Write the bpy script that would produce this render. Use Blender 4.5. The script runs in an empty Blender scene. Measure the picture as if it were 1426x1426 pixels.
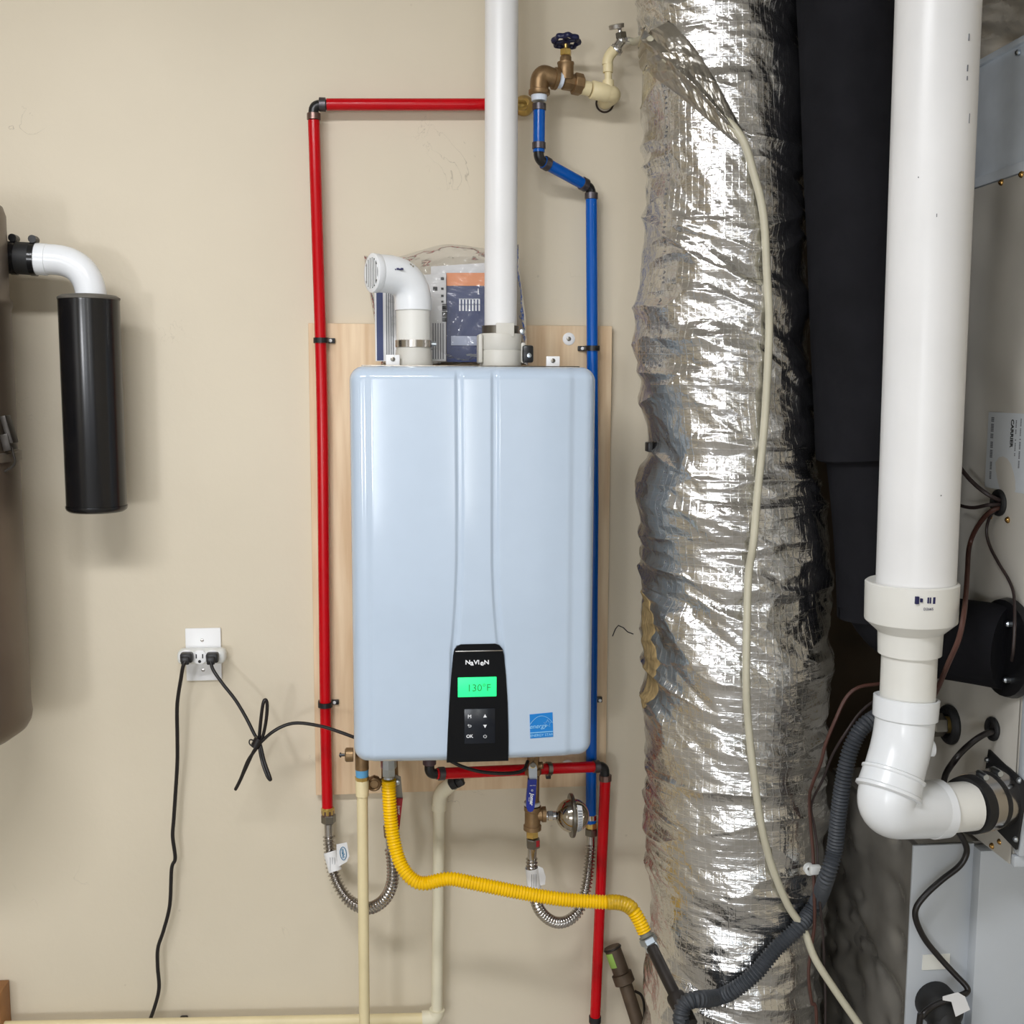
import bpy, bmesh, math, random
import numpy as np
from mathutils import Vector, Matrix, Euler

random.seed(7)
SC = bpy.context.scene
COL = SC.collection
# ------------------------------------------------------------------ camera
F_PX, HALF = 1550.0, 713.0
CAM = Vector((0.0, -2.25, 1.70))
PITCH, YAW, ROLL = 6.6, 6.0, 0.25
cam_data = bpy.data.cameras.new('camera')
cam_data.sensor_width = 36.0
cam_data.lens = F_PX / 1426.0 * 36.0
cam_data.clip_start = 0.02
cam = bpy.data.objects.new('camera', cam_data)
COL.objects.link(cam)
ROT = (Matrix.Rotation(math.radians(-YAW), 3, 'Z') @ Matrix.Rotation(math.radians(90 - PITCH), 3, 'X')
       @ Matrix.Rotation(math.radians(ROLL), 3, 'Z'))
cam.matrix_world = Matrix.Translation(CAM) @ ROT.to_4x4()
SC.camera = cam
# ------------------------------------------------------------------ view, world, lights
SC.view_settings.view_transform = 'Standard'
SC.view_settings.look = 'None'
SC.view_settings.gamma = 1.0
SC.view_settings.use_curve_mapping = False
SC.view_settings.exposure = -0.30
world = bpy.data.worlds.new('world')
SC.world = world
world.use_nodes = True
wn = world.node_tree
sky = wn.nodes.new('ShaderNodeTexSky')
sky.sky_type = 'NISHITA'
sky.sun_disc = False
sky.sun_elevation = math.radians(48)
sky.sun_rotation = math.radians(200)
wn.links.new(sky.outputs[0], wn.nodes['Background'].inputs[0])
wn.nodes['Background'].inputs[1].default_value = 0.12

def area(name, loc, target, sx, sy, power, col):
    d = bpy.data.lights.new(name, 'AREA')
    d.shape = 'RECTANGLE'; d.size = sx; d.size_y = sy
    d.energy = power; d.color = col
    o = bpy.data.objects.new(name, d)
    COL.objects.link(o)
    o.location = loc
    o.rotation_euler = (Vector(target) - Vector(loc)).to_track_quat('-Z', 'Y').to_euler()
    return o
# daylight through the open garage door behind the camera, and its brightest sunlit part off to the left
area('daylight_door', (-0.5, -5.9, 1.15), (-0.5, 0, 1.15), 4.2, 2.0, 31, (0.90, 0.96, 1.06))
area('daylight_sunlit', (-2.15, -5.8, 1.25), (0.0, 0, 1.4), 0.45, 0.55, 47, (0.94, 0.96, 1.0))
# narrow lamps added so bright patches mirror in the heater cover
area('added_reflection_patch', (-1.05, -5.86, 1.3), (-1.05, 0, 1.3), 0.30, 1.1, 12, (0.92, 0.97, 1.04))
area('added_reflection_patch', (0.36, -5.86, 1.35), (0.36, 0, 1.35), 0.16, 1.1, 7, (0.97, 0.98, 0.96))
# fill lamp added overhead to brighten the top of the wall
area('added_top_fill', (-0.6, -1.7, 2.66), (-0.6, -1.2, 0), 1.2, 0.2, 46, (0.96, 0.97, 1.0))
# soft fill lamp added at the left to light the furnace side
area('added_left_fill', (-3.36, -3.3, 1.5), (0.6, -0.6, 1.2), 1.3, 1.1, 6, (0.90, 0.96, 1.06))

# ------------------------------------------------------------------ picture to place helpers
def ray(px, py):
    return ROT @ Vector((px - HALF, -(py - HALF), -F_PX))
def P(px, py, d):
    """point at distance d in front of the back wall (the plane y = 0) seen at picture position px, py"""
    r = ray(px, py)
    return CAM + r * ((-d - CAM.y) / r.y)
def PX(px, py, x):
    r = ray(px, py)
    return CAM + r * ((x - CAM.x) / r.x)
def S(w, px, py, d):
    """size in metres of w picture pixels at that place"""
    r = ray(px, py)
    return w * abs((-d - CAM.y) / r.y)

def lin(c):
    c = c / 255.0
    return c / 12.92 if c <= 0.04045 else ((c + 0.055) / 1.055) ** 2.4
def rgb(r, g, b):
    return (lin(r), lin(g), lin(b), 1.0)

# ------------------------------------------------------------------ materials
MATS = {}
def mat(name, col, rough=0.5, metal=0.0, var=0.05, vscale=25.0, bump=0.0, bscale=150.0, stretch=(1, 1, 1),
        coat=0.0, emit=0.0, spec=0.5, rvar=0.0):
    if name in MATS:
        return MATS[name]
    m = bpy.data.materials.new(name)
    m.use_nodes = True
    nt = m.node_tree
    b = nt.nodes['Principled BSDF']
    tc = nt.nodes.new('ShaderNodeTexCoord')
    mp = nt.nodes.new('ShaderNodeMapping')
    mp.inputs['Scale'].default_value = stretch
    nt.links.new(tc.outputs['Object'], mp.inputs['Vector'])
    nz = nt.nodes.new('ShaderNodeTexNoise')
    nz.inputs['Scale'].default_value = vscale
    nz.inputs['Detail'].default_value = 5
    nt.links.new(mp.outputs[0], nz.inputs['Vector'])
    rp = nt.nodes.new('ShaderNodeValToRGB')
    rp.color_ramp.elements[0].position = 0.3
    rp.color_ramp.elements[1].position = 0.7
    rp.color_ramp.elements[0].color = tuple(max(0, c * (1 - var)) for c in col[:3]) + (1,)
    rp.color_ramp.elements[1].color = tuple(min(1, c * (1 + var)) for c in col[:3]) + (1,)
    nt.links.new(nz.outputs['Fac'], rp.inputs['Fac'])
    nt.links.new(rp.outputs['Color'], b.inputs['Base Color'])
    b.inputs['Roughness'].default_value = rough
    b.inputs['Metallic'].default_value = metal
    b.inputs['Specular IOR Level'].default_value = spec
    b.inputs['Coat Weight'].default_value = coat
    b.inputs['Coat Roughness'].default_value = 0.08
    if rvar:
        mr = nt.nodes.new('ShaderNodeMapRange')
        mr.inputs['To Min'].default_value = max(0.02, rough - rvar)
        mr.inputs['To Max'].default_value = rough + rvar
        nt.links.new(nz.outputs['Fac'], mr.inputs['Value'])
        nt.links.new(mr.outputs[0], b.inputs['Roughness'])
    if bump:
        n2 = nt.nodes.new('ShaderNodeTexNoise')
        n2.inputs['Scale'].default_value = bscale
        n2.inputs['Detail'].default_value = 4
        nt.links.new(mp.outputs[0], n2.inputs['Vector'])
        bp = nt.nodes.new('ShaderNodeBump')
        bp.inputs['Strength'].default_value = bump
        bp.inputs['Distance'].default_value = 0.002
        nt.links.new(n2.outputs['Fac'], bp.inputs['Height'])
        nt.links.new(bp.outputs[0], b.inputs['Normal'])
    if emit:
        b.inputs['Emission Color'].default_value = col
        b.inputs['Emission Strength'].default_value = emit
    MATS[name] = m
    return m

PVC = mat('white_pvc', rgb(232, 232, 232), 0.35, var=0.03, vscale=8, rvar=0.08)
PVC_OLD = mat('aged_white_pvc', rgb(226, 225, 219), 0.35, var=0.03, vscale=10)
PVC_ELB = mat('bright_white_pvc', rgb(234, 237, 240), 0.25, var=0.02)
CREAM = mat('cream_cpvc', rgb(228, 213, 170), 0.42, var=0.05, vscale=14)
CREAM_LT = mat('pale_cream_cpvc', rgb(226, 219, 194), 0.45, var=0.05, vscale=14)
RED = mat('red_pex', rgb(190, 0, 16), 0.22, var=0.05, spec=0.35)
BLUE = mat('blue_pex', rgb(0, 86, 176), 0.22, var=0.05, spec=0.35)
BLACKP = mat('black_plastic', rgb(22, 22, 24), 0.35, var=0.1)
BLACKG = mat('black_gloss_tube', rgb(20, 20, 22), 0.2, var=0.1)
RUBBER = mat('black_rubber', rgb(24, 24, 25), 0.6, var=0.15)
FOAM = mat('black_foam_insulation', rgb(24, 24, 28), 0.8, var=0.25, vscale=12, bump=0.25, bscale=120, spec=0.15)
CRIMP = mat('blackened_copper_ring', rgb(120, 98, 92), 0.35, 0.9, var=0.15)
CRIMP_D = mat('dark_crimp_ring', rgb(92, 88, 92), 0.4, 0.85, var=0.15)
BRASS = mat('brass', rgb(206, 176, 104), 0.32, 0.85, var=0.12)
BRONZE = mat('aged_bronze', rgb(142, 116, 84), 0.42, 0.75, var=0.15, vscale=60, bump=0.15)
STEEL = mat('stainless_steel', rgb(190, 186, 182), 0.2, 1.0, var=0.06)
STEEL_D = mat('dark_steel', rgb(128, 124, 116), 0.32, 1.0, var=0.12)
CHROME = mat('chrome', rgb(215, 215, 218), 0.12, 1.0, var=0.05)
ZINC = mat('zinc_plated', rgb(196, 204, 212), 0.28, 1.0, var=0.1)
IRON = mat('black_iron', rgb(44, 39, 36), 0.5, 0.4, var=0.25, bump=0.2)
YELLOW = mat('yellow_coated_steel', rgb(240, 192, 0), 0.3, var=0.05, spec=0.35)
YELLOW_D = mat('amber_shrink_sleeve', rgb(198, 158, 14), 0.3, var=0.25, vscale=90, bump=0.5, bscale=180)
WHITEP = mat('white_plastic', rgb(238, 238, 238), 0.35, var=0.02)
PAPER = mat('white_paper', rgb(226, 226, 226), 0.7, var=0.03)
TAPE = mat('white_thread_tape', rgb(222, 232, 246), 0.5, var=0.05, vscale=90)
BLUETAPE = mat('blue_tape', rgb(92, 160, 206), 0.5, var=0.05)
NAVY_IRON = mat('navy_painted_iron', rgb(22, 26, 62), 0.35, var=0.15)
INK = mat('navy_ink', rgb(30, 30, 80), 0.6, var=0.1)
INKB = mat('black_ink', rgb(30, 30, 32), 0.6, var=0.1)
INKG = mat('grey_ink', rgb(110, 112, 118), 0.6, var=0.1)
WHITE_INK = mat('white_print', rgb(240, 242, 245), 0.5, var=0.02)
HEATER = mat('white_enamel', rgb(190, 206, 224), 0.13, var=0.01, coat=0.25)
HEATER_D = mat('heater_side_paint', rgb(190, 194, 200), 0.4, var=0.02)
GREYP = mat('light_grey_plastic', rgb(206, 203, 194), 0.45, var=0.03)
PANEL_B = mat('glossy_black_panel', rgb(4, 5, 8), 0.07, var=0.05, spec=0.3)
PAD_B = mat('button_pad', rgb(12, 19, 30), 0.22, var=0.05)
CORD = mat('black_cord', rgb(24, 20, 20), 0.35, var=0.15)
WIRE_BR = mat('brown_wire', rgb(76, 46, 38), 0.5, var=0.15)
WIRE_DK = mat('dark_brown_wire', rgb(44, 33, 32), 0.5, var=0.15)
LOOM = mat('grey_loom', rgb(58, 62, 68), 0.5, var=0.12)
TUBE_CL = mat('cloudy_tubing', rgb(194, 189, 168), 0.4, var=0.05)
TANK = mat('brown_grey_tank', rgb(112, 100, 88), 0.4, 0.55, var=0.12, vscale=6)
TANK_L = mat('tank_collar', rgb(132, 124, 112), 0.4, 0.6, var=0.1)
GALV = mat('galvanised_sheet', rgb(224, 232, 240), 0.45, 0.15, var=0.12, vscale=9, rvar=0.1)
FURN = mat('furnace_grey_paint', rgb(204, 200, 191), 0.36, 0.0, var=0.05, vscale=7)
FURN_L = mat('furnace_door_paint', rgb(184, 189, 194), 0.4, 0.0, var=0.03, vscale=7)
BASE_D = mat('dark_dented_sheet', rgb(150, 146, 138), 0.2, 0.35, var=0.15, vscale=9)
GOLD = mat('brassy_screw', rgb(180, 142, 84), 0.25, 1.0, var=0.1)
WOODB = mat('brown_timber', rgb(150, 104, 60), 0.6, var=0.15)
FIBRE = mat('yellow_insulation_fibre', rgb(146, 124, 84), 0.85, var=0.4, vscale=160, bump=0.9, bscale=300, stretch=(1, 1, .12))
FOILTAPE = mat('foil_tape', rgb(190, 186, 178), 0.28, 1.0, var=0.06, bump=0.6, bscale=90)
DULLFOIL = mat('dull_crumpled_foil', rgb(222, 214, 200), 0.4, 0.45, var=0.12, vscale=18, bump=0.6, bscale=90)
NAVY = mat('navy_cover', rgb(44, 58, 104), 0.4, var=0.03)
ORANGE = mat('orange_band', rgb(232, 148, 96), 0.4, var=0.03)
BLUE_ST = mat('blue_sticker', rgb(22, 128, 208), 0.3, var=0.02)
BLUE_H = mat('blue_vinyl_grip', rgb(26, 44, 142), 0.35, var=0.04)
RED_H = mat('red_vinyl_grip', rgb(150, 16, 30), 0.35, var=0.04)
SCREEN = mat('green_lcd', rgb(40, 238, 136), 0.4, var=0.03, emit=0.85)
LCD_INK = mat('lcd_digits', rgb(30, 150, 90), 0.5, var=0.02)
SILVER_L = mat('silver_label', rgb(226, 226, 218), 0.4, 0.0, var=0.04)

def film_material():
    m = bpy.data.materials.new('clear_film'); m.use_nodes = True
    nt = m.node_tree; nt.nodes.clear()
    out = nt.nodes.new('ShaderNodeOutputMaterial')
    tr = nt.nodes.new('ShaderNodeBsdfTransparent'); tr.inputs[0].default_value = (0.95, 0.95, 0.95, 1)
    gl = nt.nodes.new('ShaderNodeBsdfGlossy'); gl.inputs['Roughness'].default_value = 0.12
    lw = nt.nodes.new('ShaderNodeLayerWeight'); lw.inputs['Blend'].default_value = 0.27
    nz = nt.nodes.new('ShaderNodeTexNoise'); nz.inputs['Scale'].default_value = 35; nz.inputs['Detail'].default_value = 3
    tc = nt.nodes.new('ShaderNodeTexCoord'); nt.links.new(tc.outputs['Object'], nz.inputs['Vector'])
    bp = nt.nodes.new('ShaderNodeBump'); bp.inputs['Strength'].default_value = 0.5; bp.inputs['Distance'].default_value = 0.01
    nt.links.new(nz.outputs['Fac'], bp.inputs['Height'])
    nt.links.new(bp.outputs[0], gl.inputs['Normal']); nt.links.new(bp.outputs[0], lw.inputs['Normal'])
    mx = nt.nodes.new('ShaderNodeMixShader')
    nt.links.new(lw.outputs['Fresnel'], mx.inputs[0]); nt.links.new(tr.outputs[0], mx.inputs[1]); nt.links.new(gl.outputs[0], mx.inputs[2])
    df = nt.nodes.new('ShaderNodeBsdfDiffuse'); df.inputs[0].default_value = (0.9, 0.9, 0.9, 1)
    m2 = nt.nodes.new('ShaderNodeMixShader'); m2.inputs[0].default_value = 0.07
    nt.links.new(mx.outputs[0], m2.inputs[1]); nt.links.new(df.outputs[0], m2.inputs[2])
    nt.links.new(m2.outputs[0], out.inputs[0])
    return m
FILM = film_material()

def foil_material():
    m = bpy.data.materials.new('scrim_foil'); m.use_nodes = True
    nt = m.node_tree; b = nt.nodes['Principled BSDF']
    N, L = nt.nodes.new, nt.links.new
    b.inputs['Metallic'].default_value = 1.0
    uv = N('ShaderNodeUVMap'); uv.uv_map = 'UVMap'
    def noise(scale, detail, st):
        mp = N('ShaderNodeMapping'); mp.inputs['Scale'].default_value = st
        L(uv.outputs[0], mp.inputs[0])
        n = N('ShaderNodeTexNoise'); n.inputs['Scale'].default_value = scale; n.inputs['Detail'].default_value = detail
        L(mp.outputs[0], n.inputs['Vector']); return n
    big = noise(6, 3, (1, 1, 1))
    rp = N('ShaderNodeValToRGB')
    rp.color_ramp.elements[0].color = (0.60, 0.59, 0.57, 1); rp.color_ramp.elements[1].color = (0.80, 0.80, 0.80, 1)
    L(big.outputs['Fac'], rp.inputs[0])
    # woven reinforcement threads
    def thread(axis, freq, width):
        sp = N('ShaderNodeSeparateXYZ'); L(uv.outputs[0], sp.inputs[0])
        w = noise(14, 2, (1, 1, 1))
        ad = N('ShaderNodeMath'); ad.operation = 'MULTIPLY_ADD'
        L(w.outputs['Fac'], ad.inputs[0]); ad.inputs[1].default_value = 0.006; L(sp.outputs[axis], ad.inputs[2])
        mu = N('ShaderNodeMath'); mu.operation = 'MULTIPLY'; mu.inputs[1].default_value = freq; L(ad.outputs[0], mu.inputs[0])
        fr = N('ShaderNodeMath'); fr.operation = 'FRACT'; L(mu.outputs[0], fr.inputs[0])
        su = N('ShaderNodeMath'); su.operation = 'SUBTRACT'; su.inputs[1].default_value = 0.5; L(fr.outputs[0], su.inputs[0])
        ab = N('ShaderNodeMath'); ab.operation = 'ABSOLUTE'; L(su.outputs[0], ab.inputs[0])
        mr = N('ShaderNodeMapRange'); mr.inputs['From Min'].default_value = width; mr.inputs['From Max'].default_value = 0.0
        L(ab.outputs[0], mr.inputs['Value']); return mr
    tx, ty = thread(0, 72, 0.09), thread(1, 72, 0.07)
    mx = N('ShaderNodeMath'); mx.operation = 'MAXIMUM'; L(tx.outputs[0], mx.inputs[0]); L(ty.outputs[0], mx.inputs[1])
    mc = N('ShaderNodeMixRGB'); mc.inputs[2].default_value = (0.86, 0.86, 0.87, 1)
    fm = N('ShaderNodeMath'); fm.operation = 'MULTIPLY'; fm.inputs[1].default_value = 0.55; L(mx.outputs[0], fm.inputs[0])
    L(fm.outputs[0], mc.inputs[0]); L(rp.outputs[0], mc.inputs[1]); L(mc.outputs[0], b.inputs['Base Color'])
    rr = N('ShaderNodeMapRange'); rr.inputs['To Min'].default_value = 0.10; rr.inputs['To Max'].default_value = 0.32
    r2 = noise(9, 3, (1, 1.5, 1)); L(r2.outputs['Fac'], rr.inputs['Value']); L(rr.outputs[0], b.inputs['Roughness'])
    n1 = noise(45, 4, (1, 2.0, 1)); n2 = noise(160, 2, (1, 1, 1))
    a1 = N('ShaderNodeMath'); a1.operation = 'MULTIPLY_ADD'; L(n2.outputs['Fac'], a1.inputs[0]); a1.inputs[1].default_value = 0.25; L(n1.outputs['Fac'], a1.inputs[2])
    a2 = N('ShaderNodeMath'); a2.operation = 'MULTIPLY_ADD'; L(mx.outputs[0], a2.inputs[0]); a2.inputs[1].default_value = 0.12; L(a1.outputs[0], a2.inputs[2])
    bp = N('ShaderNodeBump'); bp.inputs['Strength'].default_value = 0.4; bp.inputs['Distance'].default_value = 0.005
    L(a2.outputs[0], bp.inputs['Height']); L(bp.outputs[0], b.inputs['Normal'])
    return m
FOIL = foil_material()

def wall_material():
    m = bpy.data.materials.new('painted_drywall'); m.use_nodes = True
    nt = m.node_tree; b = nt.nodes['Principled BSDF']
    N, L = nt.nodes.new, nt.links.new
    tc = N('ShaderNodeTexCoord')
    def noise(scale, detail, st=(1, 1, 1), dist=0.0):
        mp = N('ShaderNodeMapping'); mp.inputs['Scale'].default_value = st; L(tc.outputs['Object'], mp.inputs[0])
        n = N('ShaderNodeTexNoise'); n.inputs['Scale'].default_value = scale; n.inputs['Detail'].default_value = detail
        n.inputs['Distortion'].default_value = dist
        L(mp.outputs[0], n.inputs['Vector']); return n
    a = noise(1.6, 4)
    rp = N('ShaderNodeValToRGB')
    rp.color_ramp.elements[0].position = 0.35; rp.color_ramp.elements[1].position = 0.65
    rp.color_ramp.elements[0].color = rgb(212, 201, 179); rp.color_ramp.elements[1].color = rgb(219, 208, 186)
    L(a.outputs['Fac'], rp.inputs[0])
    # thin dark scuffs and small chips
    s = noise(7, 5, (1, 1, 1), 1.2); t = noise(4, 1)
    d1 = N('ShaderNodeMath'); d1.operation = 'SUBTRACT'; d1.inputs[1].default_value = 0.5; L(s.outputs['Fac'], d1.inputs[0])
    d2 = N('ShaderNodeMath'); d2.operation = 'ABSOLUTE'; L(d1.outputs[0], d2.inputs[0])
    d3 = N('ShaderNodeMapRange'); d3.inputs['From Min'].default_value = 0.0035; d3.inputs['From Max'].default_value = 0.0; L(d2.outputs[0], d3.inputs['Value'])
    d4 = N('ShaderNodeMapRange'); d4.inputs['From Min'].default_value = 0.66; d4.inputs['From Max'].default_value = 0.74; L(t.outputs['Fac'], d4.inputs['Value'])
    d5 = N('ShaderNodeMath'); d5.operation = 'MULTIPLY'; L(d3.outputs[0], d5.inputs[0]); L(d4.outputs[0], d5.inputs[1])
    v = N('ShaderNodeTexVoronoi'); v.inputs['Scale'].default_value = 9; L(tc.outputs['Object'], v.inputs['Vector'])
    v1 = N('ShaderNodeMapRange'); v1.inputs['From Min'].default_value = 0.03; v1.inputs['From Max'].default_value = 0.015; L(v.outputs['Distance'], v1.inputs['Value'])
    sm = N('ShaderNodeMath'); sm.operation = 'MULTIPLY_ADD'; L(v1.outputs[0], sm.inputs[0]); sm.inputs[1].default_value = 0.35; L(d5.outputs[0], sm.inputs[2])
    f = N('ShaderNodeMath'); f.operation = 'MULTIPLY'; f.inputs[1].default_value = 0.55; L(sm.outputs[0], f.inputs[0]); f.use_clamp = True
    mx = N('ShaderNodeMixRGB'); mx.inputs[2].default_value = rgb(120, 108, 92)
    L(f.outputs[0], mx.inputs[0]); L(rp.outputs[0], mx.inputs[1]); L(mx.outputs[0], b.inputs['Base Color'])
    b.inputs['Roughness'].default_value = 0.55
    n1 = noise(55, 4); n2 = noise(5, 2)
    ad = N('ShaderNodeMath'); ad.operation = 'MULTIPLY_ADD'; L(n2.outputs['Fac'], ad.inputs[0]); ad.inputs[1].default_value = 2.0; L(n1.outputs['Fac'], ad.inputs[2])
    bp = N('ShaderNodeBump'); bp.inputs['Strength'].default_value = 0.12; bp.inputs['Distance'].default_value = 0.004
    L(ad.outputs[0], bp.inputs['Height']); L(bp.outputs[0], b.inputs['Normal'])
    return m
WALL = wall_material()
SHADE_RECESS = mat('shade_recess_board', rgb(78, 68, 56), 0.85, var=0.2, vscale=8)  # dark colour for the added recess, so little light comes back
CEIL = mat('ceiling_paint', rgb(206, 204, 198), 0.8, var=0.02, bump=0.2, bscale=60)
CONC = mat('garage_concrete', rgb(172, 168, 160), 0.6, var=0.12, vscale=3, bump=0.2, bscale=40)

def plywood_material():
    m = bpy.data.materials.new('plywood'); m.use_nodes = True
    nt = m.node_tree; b = nt.nodes['Principled BSDF']
    N, L = nt.nodes.new, nt.links.new
    tc = N('ShaderNodeTexCoord')
    mp = N('ShaderNodeMapping'); mp.inputs['Scale'].default_value = (1, 1, 0.07); L(tc.outputs['Object'], mp.inputs[0])
    n = N('ShaderNodeTexNoise'); n.inputs['Scale'].default_value = 70; n.inputs['Detail'].default_value = 6; L(mp.outputs[0], n.inputs['Vector'])
    rp = N('ShaderNodeValToRGB')
    rp.color_ramp.elements[0].position = 0.3; rp.color_ramp.elements[1].position = 0.72
    rp.color_ramp.elements[0].color = rgb(212, 181, 144); rp.color_ramp.elements[1].color = rgb(234, 210, 176)
    L(n.outputs['Fac'], rp.inputs[0]); L(rp.outputs[0], b.inputs['Base Color'])
    b.inputs['Roughness'].default_value = 0.6
    return m
PLY = plywood_material()

# ------------------------------------------------------------------ mesh builder
def frame(dirv, ref=None):
    w = Vector(dirv).normalized()
    if ref is None:
        ref = Vector((0, 0, 1)) if abs(w.z) < 0.9 else Vector((1, 0, 0))
    u = (ref - w * ref.dot(w)).normalized()
    return u, w.cross(u), w

def catmull(pts, n=8):
    pts = [Vector(p) for p in pts]
    q = [2 * pts[0] - pts[1]] + pts + [2 * pts[-1] - pts[-2]]
    out = []
    for i in range(1, len(q) - 2):
        p0, p1, p2, p3 = q[i - 1], q[i], q[i + 1], q[i + 2]
        t1, t2 = (p2 - p0) * 0.5, (p3 - p1) * 0.5
        for k in range(n):
            t = k / n
            out.append((2*t**3 - 3*t*t + 1) * p1 + (t**3 - 2*t*t + t) * t1 + (-2*t**3 + 3*t*t) * p2 + (t**3 - t*t) * t2)
    out.append(pts[-1])
    return out

def fillet(pts, rad, n=8):
    pts = [Vector(p) for p in pts]
    out = [pts[0]]
    for i in range(1, len(pts) - 1):
        a, b, c = pts[i - 1], pts[i], pts[i + 1]
        r = min(rad, (a - b).length * 0.95, (c - b).length * 0.95)
        p, q = b + (a - b).normalized() * r, b + (c - b).normalized() * r
        for k in range(n + 1):
            t = k / n
            out.append((1 - t)**2 * p + 2 * t * (1 - t) * b + t * t * q)
    out.append(pts[-1])
    return out

def resample(pts, step):
    pts = [Vector(p) for p in pts]
    L = [0.0]
    for a, b in zip(pts, pts[1:]):
        L.append(L[-1] + (b - a).length)
    n = max(2, int(L[-1] / step))
    out, j = [], 0
    for k in range(n + 1):
        s = L[-1] * k / n
        while j < len(L) - 2 and L[j + 1] < s:
            j += 1
        t = (s - L[j]) / max(1e-9, L[j + 1] - L[j])
        out.append(pts[j].lerp(pts[j + 1], t))
    return out, L[-1] / n

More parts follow.
